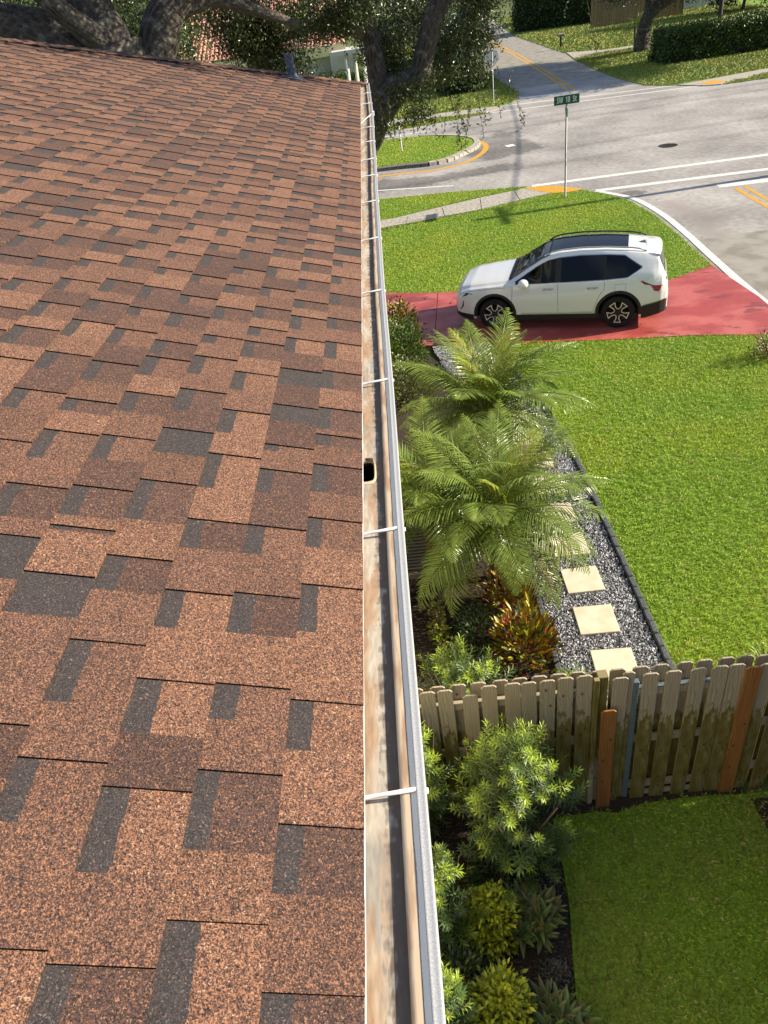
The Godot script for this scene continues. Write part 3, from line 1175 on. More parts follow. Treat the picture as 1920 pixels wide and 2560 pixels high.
	for zz in [-12.03, -12.034]:
		for i in range(0, idx.size(), 3):
			tri(ec, Vector3(X + pts[idx[i]].x, Y + pts[idx[i]].y, zz), Vector3(X + pts[idx[i + 1]].x, Y + pts[idx[i + 1]].y, zz), Vector3(X + pts[idx[i + 2]].x, Y + pts[idx[i + 2]].y, zz))
	for i in pts.size():
		var a := pts[i]
		var b := pts[(i + 1) % pts.size()]
		quad(ec, Vector3(X + a.x, Y + a.y, -12.03), Vector3(X + b.x, Y + b.y, -12.03), Vector3(X + b.x, Y + b.y, -12.034), Vector3(X + a.x, Y + a.y, -12.034))
	obj(ec, "end_cap", M.pipe, g)
	# spikes in ferrules across the trough, nail heads outside
	var straps := [0.0, -0.80, -1.595, -2.51, -3.48, -4.36, -5.23, -6.03, -6.66, -7.47, -8.28, -10.0, -11.0]
	for i in straps.size():
		var st := nst()
		var zz: float = straps[i]
		var o := gutter_out(zz)
		var skew := rng.randf_range(-0.006, 0.006)
		var a := Vector3(X - 0.03, Y - 0.0115, zz + skew)
		var b := Vector3(X + 0.106 + o, Y - 0.0015, zz)
		tube(st, [a, a.lerp(b, 0.5), b], [0.0042, 0.0042, 0.0042], 10)
		obj(st, "ferrule", M.white_metal, g)
		st = nst()
		tube(st, [Vector3(X + 0.125 + o, Y - 0.010, zz), Vector3(X + 0.129 + o, Y - 0.010, zz)], [0.006, 0.0055], 10)
		obj(st, "nail_head", M.white_metal, g)
	var st2 := nst()
	tube(st2, [Vector3(X - 0.02, Y - 0.012, -8.52), Vector3(X + 0.128, Y - 0.002, -9.10)], [0.005, 0.005], 8)
	obj(st2, "ferrule", M.white_metal, g)
	# joint bracket where the two lengths meet
	st2 = nst()
	box(st2, at(Vector3(X + 0.146, Y - 0.012, -9.2)), Vector3(0.03, 0.045, 0.06), W1, 0.004)
	obj(st2, "joint_bracket", M.white_metal, g)
	# outlet: torn rim and downspout throat
	st2 = nst()
	var oc := Vector3(X + 0.022, Y - 0.022, -1.915)
	tube(st2, [oc + Vector3(0, -0.004, 0), oc + Vector3(0, -0.12, 0), oc + Vector3(-0.06, -0.5, 0), oc + Vector3(-0.3, -0.8, 0), oc + Vector3(-0.36, -5.3, 0)], [0.052, 0.05, 0.05, 0.05, 0.05], 12, W1, false)
	obj(st2, "downspout", M.dark_gap, g)
	st2 = nst()
	st2.set_smooth_group(0)
	var rr := RandomNumberGenerator.new()
	rr.seed = 14
	var ring := []
	for i in 29:
		var a := TAU * i / 28
		# rounded oblong rim, bent up and ragged
		var ex := 0.0245 * signf(cos(a)) * pow(absf(cos(a)), 0.5)
		var ez := 0.052 * signf(sin(a)) * pow(absf(sin(a)), 0.5)
		ring.append([ex, ez, rr.randf_range(0.002, 0.006) + (0.010 if ez < -0.02 and ex > -0.01 else 0.0)])
	ring[28] = ring[0]
	for i in 28:
		var a: Array = ring[i]
		var b: Array = ring[i + 1]
		var f := [1.22, 1.08, 0.96]
		var hh := [0.001, 1.0, 0.45]
		for j in 2:
			var p := func(q: Array, jj: int) -> Vector3:
				return oc + Vector3(q[0] * f[jj], q[2] * hh[jj] + 0.001, q[1] * f[jj])
			quad(st2, p.call(a, j), p.call(b, j), p.call(b, j + 1), p.call(a, j + 1), W1, Vector2(0.15, i * 0.01), Vector2(0.3, i * 0.01 + 0.01))
	obj(st2, "torn_rim", M.gutter_wall, g)
	st2 = nst()
	for i in 8:
		# a curled flap of zinc standing at the far side of the hole
		var a0 := -0.4 + i * 0.28
		var a1 := a0 + 0.28
		var c0 := oc + Vector3(0.004, 0.004, -0.050)
		for j in 3:
			var y0 := j * 0.010
			var q := func(a: float, y: float) -> Vector3:
				return c0 + Vector3(cos(a) * 0.022, y, -sin(a) * 0.012 + y * 0.9)
			quad(st2, q.call(a0, y0), q.call(a1, y0), q.call(a1, y0 + 0.010), q.call(a0, y0 + 0.010), W1, Vector2(0.1, a0), Vector2(0.2, a1))
	obj(st2, "curled_flap", M.gutter_wall, g)

# ------------------------------------------------------------------ neighbour house over the street
func build_neighbour():
	var h := thing("neighbour_house", "cream house with orange clay barrel tile roof behind the oaks", "house", Vector3(-7.5, 0, -62))
	var st := nst()
	box(st, at(Vector3(0, 1.6, -1.5)), Vector3(10, 3.2, 10))
	obj(st, "wall", M.white_wall, h)
	st = nst()
	box(st, at(Vector3(0, 3.12, 4.2)), Vector3(12, 0.62, 0.12))
	obj(st, "fascia", M.cream, h)
	st = nst()
	box(st, at(Vector3(0, 2.98, 3.6)), Vector3(12, 0.04, 1.2))
	obj(st, "soffit", M.white_wall, h)
	# barrel tiles: courses of half-round tiles, each course lapping the one below
	var roof := nst()
	var cols := 42
	var rows := 24
	for c in cols:
		for r in rows:
			var x0 := -6.0 + c * (12.0 / cols)
			var w := 12.0 / cols
			var s0 := r * 0.40
			var s1 := s0 + 0.44
			var tone := W1 * (0.82 + 0.36 * fmod(absf(sin(c * 12.9 + r * 78.2) * 4375.5), 1.0))
			tone.a = 1
			roof.set_smooth_group(0)
			for k in 5:
				var f0 := k / 5.0
				var f1 := (k + 1) / 5.0
				var p := func(f: float, s: float, up: float) -> Vector3:
					return Vector3(x0 + f * w, 3.42 + s * 0.36 + up + 0.10 * sin(PI * f), 4.3 - s * 0.93)
				quad(roof, p.call(f0, s0, 0.035), p.call(f1, s0, 0.035), p.call(f1, s1, 0.0), p.call(f0, s1, 0.0), tone)
				quad(roof, p.call(f0, s0, 0.035), p.call(f1, s0, 0.035), p.call(f1, s0, -0.02), p.call(f0, s0, -0.02), tone * 0.8)
	var ro := obj(roof, "roof", M.terracotta, h)
	st = nst()
	st.set_smooth_group(-1)
	quad(st, Vector3(-6, 6.85, -4.7), Vector3(6, 6.85, -4.7), Vector3(6, 3.4, -13.6), Vector3(-6, 3.4, -13.6))
	obj(st, "back_slope", M.terracotta, ro)
	for i in 2:
		st = nst()
		box(st, at(Vector3(-2.5 + i * 4.2, 1.7, 3.53)), Vector3(1.5, 1.2, 0.06))
		var w := obj(st, "window", sm(c8(28, 34, 40), 0.1), h)
		st = nst()
		box(st, at(Vector3(-2.5 + i * 4.2, 1.06, 3.58)), Vector3(1.7, 0.1, 0.12))
		obj(st, "sill", M.white_wall, w)
	# white portico with posts at its street corner
	var pt := thing("white_portico", "white portico posts and wall seen between the oak leaves", "portico", Vector3(-1.6, 0, -56.5))
	st = nst()
	box(st, at(Vector3(-0.2, 1.5, -2.5)), Vector3(1.6, 3.0, 3.0))
	obj(st, "wall", M.white_wall, pt)
	for i in 3:
		st = nst()
		tube(st, [Vector3(0.1 + i * 0.55, 0, 0.4 - i * 0.3), Vector3(0.1 + i * 0.55, 2.9, 0.4 - i * 0.3)], [0.13, 0.11], 12)
		obj(st, "post", M.white_wall, pt)
	st = nst()
	box(st, at(Vector3(0.4, 3.0, 0)), Vector3(2.4, 0.22, 1.2))
	obj(st, "beam", M.white_wall, pt)

# ------------------------------------------------------------------ wooden fence and gate
func picket_mesh(w: float, h: float) -> Mesh:
	var st := nst()
	st.set_smooth_group(-1)
	var t := 0.008
	var e := 0.022
	var pr := [Vector2(-w / 2, 0), Vector2(w / 2, 0), Vector2(w / 2, h - e), Vector2(w / 2 - e * 1.1, h), Vector2(-w / 2 + e * 1.1, h), Vector2(-w / 2, h - e)]
	var uv := func(p: Vector2) -> Vector2:
		return Vector2(0.5 + p.x / 0.15, 1.0 - p.y / 1.9)
	for s in [1.0, -1.0]:
		for i in range(1, 5):
			tri(st, Vector3(pr[0].x, pr[0].y, t * s), Vector3(pr[i].x, pr[i].y, t * s), Vector3(pr[i + 1].x, pr[i + 1].y, t * s), W1, uv.call(pr[0]), uv.call(pr[i]), uv.call(pr[i + 1]))
	for i in 6:
		var a: Vector2 = pr[i]
		var b: Vector2 = pr[(i + 1) % 6]
		quad(st, Vector3(a.x, a.y, t), Vector3(b.x, b.y, t), Vector3(b.x, b.y, -t), Vector3(a.x, a.y, -t), W1, uv.call(a), uv.call(b))
	return fin(st)

func stick(parent: Node3D, called: String, mat: Material, c: Vector3, s: Vector3, label := ""):
	var st := nst()
	box(st, at(c), s, W1, 0.003)
	var o := obj(st, called, mat, parent)
	if label != "":
		o.set_meta("label", label)
	return o

func build_fence():
	var r := RandomNumberGenerator.new()
	r.seed = 8
	var full := picket_mesh(0.130, 1.80)
	var slim := picket_mesh(0.10, 1.80)
	var short_ := picket_mesh(0.128, 1.46)
	var put := func(parent: Node3D, mesh: Mesh, x: float, z: float, y: float, mat: Material, lean := 0.0):
		var t := Transform3D(Basis(Vector3(0, 0, 1), lean + r.randf_range(-0.006, 0.006)) * Basis(Vector3(0, 1, 0), r.randf_range(-0.03, 0.03)), Vector3(x, y, z))
		return inst(mesh, "picket", mat, parent, t)
	var fence := thing("wooden_fence", "weathered shadowbox picket fence left of the gate, behind the sunlit shrub", "fence", Vector3(0.3, 0.02, -4.17))
	var off := Vector3(0.3, 0.02, -4.17)
	for q in [[-0.51, 1.82], [-0.33, 1.82], [-0.15, 1.82], [0.01, 1.82], [0.20, 1.72], [0.38, 1.82], [0.56, 1.82], [0.71, 1.81], [0.85, 1.81], [1.0, 1.82], [1.17, 1.82]]:
		put.call(fence, full, q[0] - off.x, 0.045, q[1] - 1.80, M.wood[r.randi() % 4])
	for x in [-0.6, -0.42, -0.24, -0.06, 0.11, 0.28, 0.47, 0.65, 0.80, 0.96, 1.13]:
		put.call(fence, full, x - off.x, -0.045, -0.03, M.wood[r.randi() % 4])
	for y in [0.28, 0.92, 1.56]:
		stick(fence, "rail", M.wood_rail, Vector3(0.0, y, 0.0), Vector3(1.95, 0.085, 0.036))
	stick(fence, "batten", M.wood[1], Vector3(1.262 - off.x, 0.89, 0.06), Vector3(0.045, 1.78, 0.04))
	stick(fence, "post", M.wood[2], Vector3(1.325 - off.x, 0.87, 0.0), Vector3(0.085, 1.80, 0.085))
	var po: MeshInstance3D = put.call(fence, short_, 1.375 - off.x, 0.115, -0.03, M.wood_new)
	po.set_meta("label", "short new orange-brown board nailed beside the gate post")
	var gate := thing("wooden_gate", "weathered picket gate with steel post beside the gravel path", "gate", Vector3(2.0, 0.02, -4.17))
	var go := 2.0
	put.call(gate, full, 1.455 - go, 0.055, -0.04, M.wood[0])
	put.call(gate, slim, 1.535 - go, 0.02, -0.02, M.wood[3])
	stick(gate, "steel_post", M.galvanised, Vector3(1.605 - go, 0.83, 0.015), Vector3(0.05, 1.66, 0.05), "blue-grey galvanised steel gate post")
	for q in [1.715, 1.90, 2.10, 2.28, 2.425]:
		put.call(gate, full, q - go, 0.050, -0.03, M.wood[r.randi() % 4])
	var pn: MeshInstance3D = put.call(gate, full, 2.545 - go, 0.085, -0.04, M.wood_new)
	pn.set_meta("label", "new orange-brown board at the latch side")
	for x in [1.31, 1.47, 1.66, 1.83, 2.02, 2.20, 2.37, 2.53]:
		put.call(gate, full, x - go, -0.050, -0.05, M.wood[r.randi() % 4])
	for y in [0.16, 0.86, 1.50]:
		stick(gate, "rail", M.wood_rail, Vector3(2.06 - go, y, 0.0), Vector3(0.92, 0.08, 0.036))
	stick(gate, "steel_bar", M.galvanised, Vector3(2.06 - go, 1.555, 0.0), Vector3(0.92, 0.02, 0.04))
	stick(gate, "bottom_board", M.wood_rail, Vector3(2.05 - go, 0.045, 0.02), Vector3(0.8, 0.05, 0.03))
	var fr := thing("wooden_fence", "last stretch of picket fence right of the gate's orange board", "fence", Vector3(3.2, 0.02, -4.17))
	for i in 8:
		put.call(fr, full, 2.665 + i * 0.185 - 3.2, 0.050, -0.06, M.wood[r.randi() % 4])
		put.call(fr, full, 2.69 + i * 0.185 - 3.2, -0.050, -0.07, M.wood[r.randi() % 4])
	for y in [0.28, 0.92, 1.5]:
		stick(fr, "rail", M.wood_rail, Vector3(0.1, y, 0.0), Vector3(1.5, 0.085, 0.036))

# ------------------------------------------------------------------ gravel path
func path_mid(z: float) -> float:
	if z > -9.5:
		return 1.955
	var t := (-9.5 - z) / 5.5
	return 1.955 - 0.72 * t * t - 0.05 * t

func rock(sd: int) -> Mesh:
	var r := RandomNumberGenerator.new()
	r.seed = sd
	var st := nst()
	st.set_smooth_group(-1)
	var p := []
	for q in [Vector3(1, 0, 0), Vector3(-1, 0, 0), Vector3(0, 0.75, 0), Vector3(0, -0.75, 0), Vector3(0, 0, 1), Vector3(0, 0, -1)]:
		p.append(q * r.randf_range(0.8, 1.2) + Vector3(r.randf_range(-0.25, 0.25), r.randf_range(-0.2, 0.2), r.randf_range(-0.25, 0.25)))
	for f in [[2, 0, 4], [2, 4, 1], [2, 1, 5], [2, 5, 0], [3, 4, 0], [3, 1, 4], [3, 5, 1], [3, 0, 5]]:
		tri(st, p[f[0]], p[f[1]], p[f[2]])
	return fin(st)

func build_path():
	var path := setting("garden_path")
	var L := []
	var R := []
	var z := -4.26
	while z > -15.0:
		L.append([path_mid(z) - 0.58, z])
		R.append([path_mid(z) + 0.55, z])
		z -= 0.35
	L.append([0.62, -15.22])
	R.append([1.85, -14.98])
	var poly := L.duplicate()
	R.reverse()
	poly.append_array(R)
	R.reverse()
	var st := nst()
	slab(st, poly, 0.0, 0.033)
	obj(st, "gravel_base", M.gravel_bed, path)
	# stepping stones
	var stones := []
	for i in 14:
		var zz := -5.02 - i * 0.735
		var c := Vector2(path_mid(zz) + rng.randf_range(-0.02, 0.02) + 0.0, zz)
		stones.append(c)
	var st_i := 0
	for c in stones:
		st = nst()
		var b := Basis(Vector3.UP, rng.randf_range(-0.05, 0.05) + (0.25 if c.y < -12.0 else 0.0))
		box(st, Transform3D(b, Vector3(c.x, 0.045, c.y)), Vector3(0.47, 0.05, 0.47), W1, 0.006)
		obj(st, "stepping_stone", M.paver, path)
	# gravel
	var r := RandomNumberGenerator.new()
	r.seed = 91
	var pk := PackedVector2Array()
	for p in poly:
		pk.append(Vector2(p[0], p[1]))
	for kind in 2:
		var xf := []
		var cols := []
		for i in 24000:
			var zz := r.randf_range(-15.2, -4.26)
			var xx := path_mid(zz) + r.randf_range(-0.58, 0.55)
			if zz < -14.9 and not Geometry2D.is_point_in_polygon(Vector2(xx, zz), pk):
				continue
			var hit := false
			for c in stones:
				if absf(c.y - zz) < 0.25 and absf(c.x - xx) < 0.235:
					hit = true
					break
			if hit:
				continue
			var s := r.randf_range(0.008, 0.0165)
			var bs := Basis.from_euler(Vector3(r.randf() * TAU, r.randf() * TAU, r.randf() * TAU)).scaled(Vector3.ONE * s)
			xf.append(Transform3D(bs, Vector3(xx, 0.036 + r.randf_range(0, 0.012), zz)))
			var g := r.randf()
			var t := 0.10 + 0.20 * g if g < 0.45 else 0.28 + 0.50 * (g - 0.45) / 0.55
			cols.append(Color(t, t * 1.02, t * 1.07))
		var mi := multi(rock(5 + kind), xf, cols, M.gravel, "gravel", path)
		mi.set_meta("kind", "stuff")
	# dark block edging, block by block
	for side in 2:
		var zz := -4.3
		while zz > (-14.85 if side == 1 else -14.2):
			var x0 := path_mid(zz) + (0.60 if side == 1 else -0.63)
			var x1 := path_mid(zz - 0.2) + (0.60 if side == 1 else -0.63)
			var ang := atan2(x1 - x0, -0.2) + PI
			st = nst()
			box(st, Transform3D(Basis(Vector3.UP, ang + rng.randf_range(-0.05, 0.05)), Vector3((x0 + x1) * 0.5, 0.055 + rng.randf_range(-0.006, 0.006), zz - 0.1)), Vector3(0.072, 0.07, 0.192), W1 * rng.randf_range(0.8, 1.15), 0.010)
			obj(st, "edging_block", M.edging, path)
			zz -= 0.205

# ------------------------------------------------------------------ parked car
# car axes: +x front, y up, z to its left/right; origin on the ground mid-length
const CAR_TOP := [[2.40, 0.70], [2.385, 0.80], [2.33, 0.895], [2.22, 0.965], [2.0, 1.025], [1.6, 1.075], [1.25, 1.115], [1.05, 1.145], [0.90, 1.225], [0.62, 1.40], [0.36, 1.55], [0.18, 1.625], [-0.05, 1.665], [-0.5, 1.695], [-1.0, 1.69], [-1.5, 1.655], [-1.85, 1.605], [-2.06, 1.56], [-2.12, 1.50], [-2.22, 1.29], [-2.30, 1.11], [-2.345, 0.98], [-2.375, 0.78], [-2.385, 0.60]]
const CAR_W := [[2.40, 0.50], [2.385, 0.62], [2.33, 0.745], [2.22, 0.835], [2.0, 0.895], [1.6, 0.938], [1.0, 0.948], [0.0, 0.950], [-1.0, 0.950], [-1.7, 0.935], [-2.05, 0.895], [-2.22, 0.845], [-2.33, 0.765], [-2.375, 0.68], [-2.385, 0.60]]
const CAR_BELT := [[2.40, 0.66], [2.385, 0.72], [2.33, 0.79], [2.22, 0.86], [2.0, 0.935], [1.6, 0.99], [1.05, 1.03], [0.5, 1.045], [-0.3, 1.065], [-1.0, 1.09], [-1.6, 1.13], [-2.0, 1.15], [-2.22, 1.10], [-2.30, 1.02], [-2.345, 0.93], [-2.375, 0.74], [-2.385, 0.55]]
const CAR_ROOFW := [[2.40, 0.30], [2.385, 0.42], [2.33, 0.56], [2.22, 0.67], [2.0, 0.75], [1.6, 0.80], [1.25, 0.81], [1.05, 0.80], [0.62, 0.715], [0.2, 0.655], [-0.5, 0.645], [-1.5, 0.635], [-2.06, 0.615], [-2.22, 0.70], [-2.33, 0.66], [-2.375, 0.58], [-2.385, 0.50]]
const AXLES := [1.42, -1.345]

func curve(tab_: Array, x: float) -> float:
	for i in tab_.size() - 1:
		if x <= tab_[i][0] and x >= tab_[i + 1][0]:
			var t: float = (x - tab_[i][0]) / (tab_[i + 1][0] - tab_[i][0])
			var t2 := t * t * (3 - 2 * t)
			return lerpf(tab_[i][1], tab_[i + 1][1], lerpf(t, t2, 0.15))
	return tab_[0][1] if x > tab_[0][0] else tab_[-1][1]

func car_bottom(x: float) -> float:
	var b := 0.265
	if x > 2.0:
		b = 0.265 + (x - 2.0) * 0.25
	if x < -1.9:
		b = 0.265 + (-1.9 - x) * 0.25
	for a in AXLES:
		var d: float = absf(x - a)
		if d < 0.435:
			b = maxf(b, 0.365 + sqrt(0.435 * 0.435 - d * d))
	return b

func car_side(x: float, y: float) -> float:
	# half width of the shell at a height
	var w := curve(CAR_W, x)
	var belt := curve(CAR_BELT, x)
	var top := curve(CAR_TOP, x)
	var rw := minf(curve(CAR_ROOFW, x), w)
	if y <= belt:
		var bw := maxf(w - 0.045, rw)
		if x > 1.05:
			bw = maxf(w - 0.03, rw)
		var pts := [[0.2, w - 0.03], [0.40, w - 0.018], [0.62, w - 0.002], [0.74, w], [0.84, w - 0.004], [belt, bw]]
		# a shallow scoop along the lower doors
		for i in pts.size() - 1:
			if y <= pts[i + 1][0]:
				var t := clampf((y - pts[i][0]) / maxf(pts[i + 1][0] - pts[i][0], 0.001), 0, 1)
				var q := lerpf(pts[i][1], pts[i + 1][1], t)
				var scoop := exp(-pow((y - 0.50) / 0.07, 2)) * 0.016 * clampf((1.0 - absf(x) / 1.1) * 4.0, 0, 1)
				return q - scoop
		return bw
	var ry := top - 0.055
	if ry <= belt:
		return maxf(w - 0.045, rw)
	var f := clampf((y - belt) / (ry - belt), 0, 1)
	return lerpf(maxf(w - (0.03 if x > 1.05 else 0.045), rw), rw, f)

func car_section(x: float) -> Array:
	var b := car_bottom(x)
	var belt := maxf(curve(CAR_BELT, x), b + 0.05)
	var top := maxf(curve(CAR_TOP, x), belt + 0.02)
	var rw := curve(CAR_ROOFW, x)
	var out := []
	for f in [0.0, 0.14, 0.28, 0.42, 0.56, 0.70, 0.85, 1.0]:
		var y := lerpf(b, belt, f)
		out.append(Vector2(car_side(x, y), y))
	var ry := maxf(top - 0.055, belt + 0.005)
	for f in [0.25, 0.5, 0.75, 1.0]:
		var y := lerpf(belt, ry, f)
		out.append(Vector2(car_side(x, y), y))
	var ew: float = out[-1].x
	out.append(Vector2(ew - 0.03, lerpf(ry, top, 0.52)))
	out.append(Vector2(ew - 0.09, lerpf(ry, top, 0.78)))
	out.append(Vector2(ew * 0.55, lerpf(ry, top, 0.95)))
	out.append(Vector2(0, top))
	return out

func car_patch(st: SurfaceTool, x0: float, x1: float, nx: int, ylo: Callable, yhi: Callable, ny: int, off: float, sgn: float):
	st.set_smooth_group(0)
	for i in nx:
		var xa := lerpf(x0, x1, float(i) / nx)
		var xb := lerpf(x0, x1, float(i + 1) / nx)
		for j in ny:
			var p := []
			for q in [[xa, j], [xb, j], [xb, j + 1], [xa, j + 1]]:
				var y := lerpf(ylo.call(q[0]), yhi.call(q[0]), float(q[1]) / ny)
				p.append(Vector3(q[0], y, sgn * (car_side(q[0], y) + off)))
			if sgn > 0:
				quad(st, p[0], p[1], p[2], p[3])
			else:
				quad(st, p[3], p[2], p[1], p[0])

func car_poly(st: SurfaceTool, pts: Array, off: float, sgn: float):
	# polygon in side view laid on the body side
	var pk := PackedVector2Array()
	for p in pts:
		pk.append(Vector2(p[0], p[1]))
	st.set_smooth_group(0)
	var idx := Geometry2D.triangulate_polygon(pk)
	for i in range(0, idx.size(), 3):
		var q := []
		for k in 3:
			var p := pk[idx[i + k]]
			q.append(Vector3(p.x, p.y, sgn * (car_side(p.x, p.y) + off)))
		tri(st, q[0], q[1], q[2])

func car_line(st: SurfaceTool, pts: Array, wd: float, off: float, sgn: float):
	for i in pts.size() - 1:
		var a := Vector2(pts[i][0], pts[i][1])
		var b := Vector2(pts[i + 1][0], pts[i + 1][1])
		var n := int(maxf(1, (b - a).length() / 0.06))
		var nn := (b - a).normalized().orthogonal() * wd * 0.5
		for k in n:
			var p := a.lerp(b, float(k) / n)
			var q := a.lerp(b, float(k + 1) / n)
			var c := []
			for e in [p - nn, p + nn, q + nn, q - nn]:
				c.append(Vector3(e.x, e.y, sgn * (car_side(e.x, e.y) + off)))
			st.set_smooth_group(0)
			quad(st, c[0], c[1], c[2], c[3])

func top_patch(st: SurfaceTool, x0: float, x1: float, nx: int, frac: Callable, nz: int, off: float):
	# sheet laid over the hood, windscreen, roof or tailgate; frac gives its share of the half width
	st.set_smooth_group(0)
	var P := func(x: float, t: float) -> Vector3:
		var s := car_section(x)
		var w: float = s[-4].x
		var z: float = t * w * frac.call(x)
		var az := absf(z)
		var y: float = s[-1].y
		for i in range(s.size() - 1, 8, -1):
			if az >= s[i].x and az <= s[i - 1].x:
				y = lerpf(s[i].y, s[i - 1].y, (az - s[i].x) / maxf(s[i - 1].x - s[i].x, 0.0001))
				break
		return Vector3(x, y, z)
	for i in nx:
		var xa := lerpf(x0, x1, float(i) / nx)
		var xb := lerpf(x0, x1, float(i + 1) / nx)
		for j in nz:
			var ta := -1.0 + 2.0 * j / nz
			var tb := -1.0 + 2.0 * (j + 1) / nz
			var a: Vector3 = P.call(xa, ta)
			var b: Vector3 = P.call(xb, ta)
			var c: Vector3 = P.call(xb, tb)
			var d: Vector3 = P.call(xa, tb)
			var n := (c - a).cross(b - d).normalized()
			if n.y < 0:
				n = -n
			n = n * off
			quad(st, a + n, b + n, c + n, d + n)

func build_car():
	var car := thing("parked_car", "white SUV with dark glass roof parked on the red driveway", "car", Vector3(3.60, 0.05, -16.12), deg_to_rad(162.8))
	car.scale = Vector3.ONE * 0.935
	var paint := sm(c8(226, 228, 228), 0.28)
	paint.clearcoat_enabled = true
	paint.clearcoat = 1.0
	paint.clearcoat_roughness = 0.04
	var glass := sm(c8(6, 7, 8), 0.04)
	glass.metallic_specular = 0.42
	var clad := sm(c8(26, 26, 27), 0.6)
	var chrome := sm(c8(190, 194, 198), 0.18, 0.9)
	var silver := sm(c8(176, 178, 178), 0.35, 0.5)
	var seam := sm(c8(40, 42, 44), 0.7)
	var red := sm(c8(120, 10, 14), 0.15)
	var lampm := sm(c8(52, 54, 58), 0.08, 0.3)
	# body shell
	var st := nst()
	st.set_smooth_group(0)
	var xs := []
	var x := 2.40
	while x > -2.386:
		xs.append(x)
		x -= 0.012 if x > 2.2 or x < -2.0 else 0.03
	xs.append(-2.385)
	var secs := []
	for q in xs:
		secs.append(car_section(q))
	for i in xs.size() - 1:
		for j in secs[i].size() - 1:
			var a := Vector3(xs[i], secs[i][j].y, secs[i][j].x)
			var b := Vector3(xs[i], secs[i][j + 1].y, secs[i][j + 1].x)
			var c := Vector3(xs[i + 1], secs[i + 1][j + 1].y, secs[i + 1][j + 1].x)
			var d := Vector3(xs[i + 1], secs[i + 1][j].y, secs[i + 1][j].x)
			var f := Vector3(1, 1, -1)
			quad(st, a, d, c, b)
			quad(st, a * f, b * f, c * f, d * f)
	for e in [0, xs.size() - 1]:
		var s: Array = secs[e]
		for j in s.size() - 1:
			quad(st, Vector3(xs[e], s[j].y, s[j].x), Vector3(xs[e], s[j + 1].y, s[j + 1].x), Vector3(xs[e], s[j + 1].y, -s[j + 1].x), Vector3(xs[e], s[j].y, -s[j].x))
	var body := obj(st, "body", paint, car)
	st = nst()
	box(st, at(Vector3(0, 0.34, 0)), Vector3(4.5, 0.14, 1.50))
	box(st, at(Vector3(0.04, 0.55, 0)), Vector3(1.85, 0.5, 1.78))
	box(st, at(Vector3(0.04, 0.6, 0)), Vector3(4.1, 0.5, 1.0))
	obj(st, "underbody", sm(c8(12, 12, 12), 0.9), car)
	# arches, sills and bumper cladding
	for sg in [-1.0, 1.0]:
		for ax in AXLES:
			st = nst()
			st.set_smooth_group(0)
			for i in 30:
				var t0 := -0.12 + (PI + 0.24) * i / 30.0
				var t1 := -0.12 + (PI + 0.24) * (i + 1) / 30.0
				for j in 3:
					var rr := [0.425, 0.432, 0.495, 0.503]
					var oo := [-0.06, 0.014, 0.014, 0.001]
					var P := func(t: float, k: int) -> Vector3:
						var px: float = ax + rr[k] * cos(t)
						var py: float = 0.365 + rr[k] * sin(t)
						return Vector3(px, py, sg * (car_side(px, py) + oo[k]))
					quad(st, P.call(t0, j), P.call(t1, j), P.call(t1, j + 1), P.call(t0, j + 1))
			obj(st, "wheel_arch", clad, car)
		st = nst()
		car_patch(st, 0.97, -0.90, 24, func(_x): return 0.235, func(_x): return 0.355, 3, 0.012, sg)
		obj(st, "sill", clad, car)
		st = nst()
		car_patch(st, 0.80, -0.86, 24, func(q): return 0.362 + 0.012 * clampf((-q - 0.1), 0, 1), func(q): return 0.388 + 0.014 * clampf(-q - 0.1, 0, 1), 2, 0.016, sg)
		obj(st, "sill_trim", chrome, car)
		st = nst()
		car_patch(st, 2.385, 1.93, 20, func(q): return car_bottom(q) - 0.04, func(q): return 0.36 + (q - 1.93) * 0.1, 2, 0.008, sg)
		car_patch(st, -1.84, -2.38, 20, func(q): return car_bottom(q) - 0.05, func(q): return 0.50 + (-1.84 - q) * 0.22, 3, 0.008, sg)
		obj(st, "bumper_trim", clad, car)
		st = nst()
		car_patch(st, -1.86, -2.37, 16, func(q): return 0.503 + (-1.84 - q) * 0.22, func(q): return 0.520 + (-1.84 - q) * 0.22, 1, 0.011, sg)
		obj(st, "bumper_line", chrome, car)
		# side glass
		var lo := func(q: float) -> float: return curve(CAR_BELT, q) + 0.018 + maxf(0.0, (-1.50 - q)) * 0.55
		var hi := func(q: float) -> float:
			var roof := curve(CAR_TOP, q) - 0.105
			if q < -1.42:
				roof = minf(roof, 1.555 - (-1.42 - q) * 0.62)
			return maxf(roof, lo.call(q) + 0.006)
		var frame := nst()
		car_patch(frame, 0.95, -1.80, 60, func(q): return lo.call(q) - 0.014, func(q): return hi.call(q) + 0.016, 4, 0.003, sg)
		var fr := obj(frame, "window_frame", chrome, car)
		frame = nst()
		car_patch(frame, 0.93, -1.785, 60, lo, hi, 4, 0.006, sg)
		obj(frame, "pillar_trim", clad, fr)
		var panes := [[0.90, 0.045], [-0.085, -1.0], [-1.04, -1.75]]
		for p in panes:
			st = nst()
			car_patch(st, p[0], p[1], 24, func(q): return lo.call(q) + 0.008, func(q): return maxf(hi.call(q) - 0.010, lo.call(q) + 0.01), 4, 0.009, sg)
			obj(st, "side_window", glass, car)
		# doors: shut lines and handles
		for d in [[[1.00, 0.40], [1.02, 0.60], [1.00, 1.02]], [[-0.03, 0.40], [-0.02, 0.7], [-0.02, 1.06]], [[-0.80, 0.42], [-0.93, 0.78], [-1.02, 0.90], [-1.03, 1.08]]]:
			st = nst()
			car_line(st, d, 0.007, 0.0015, sg)
			obj(st, "door_seam", seam, body)
		st = nst()
		car_line(st, [[2.06, 0.90], [1.6, 0.965], [1.02, 1.0]], 0.006, 0.0015, sg)
		obj(st, "hood_seam", seam, body)
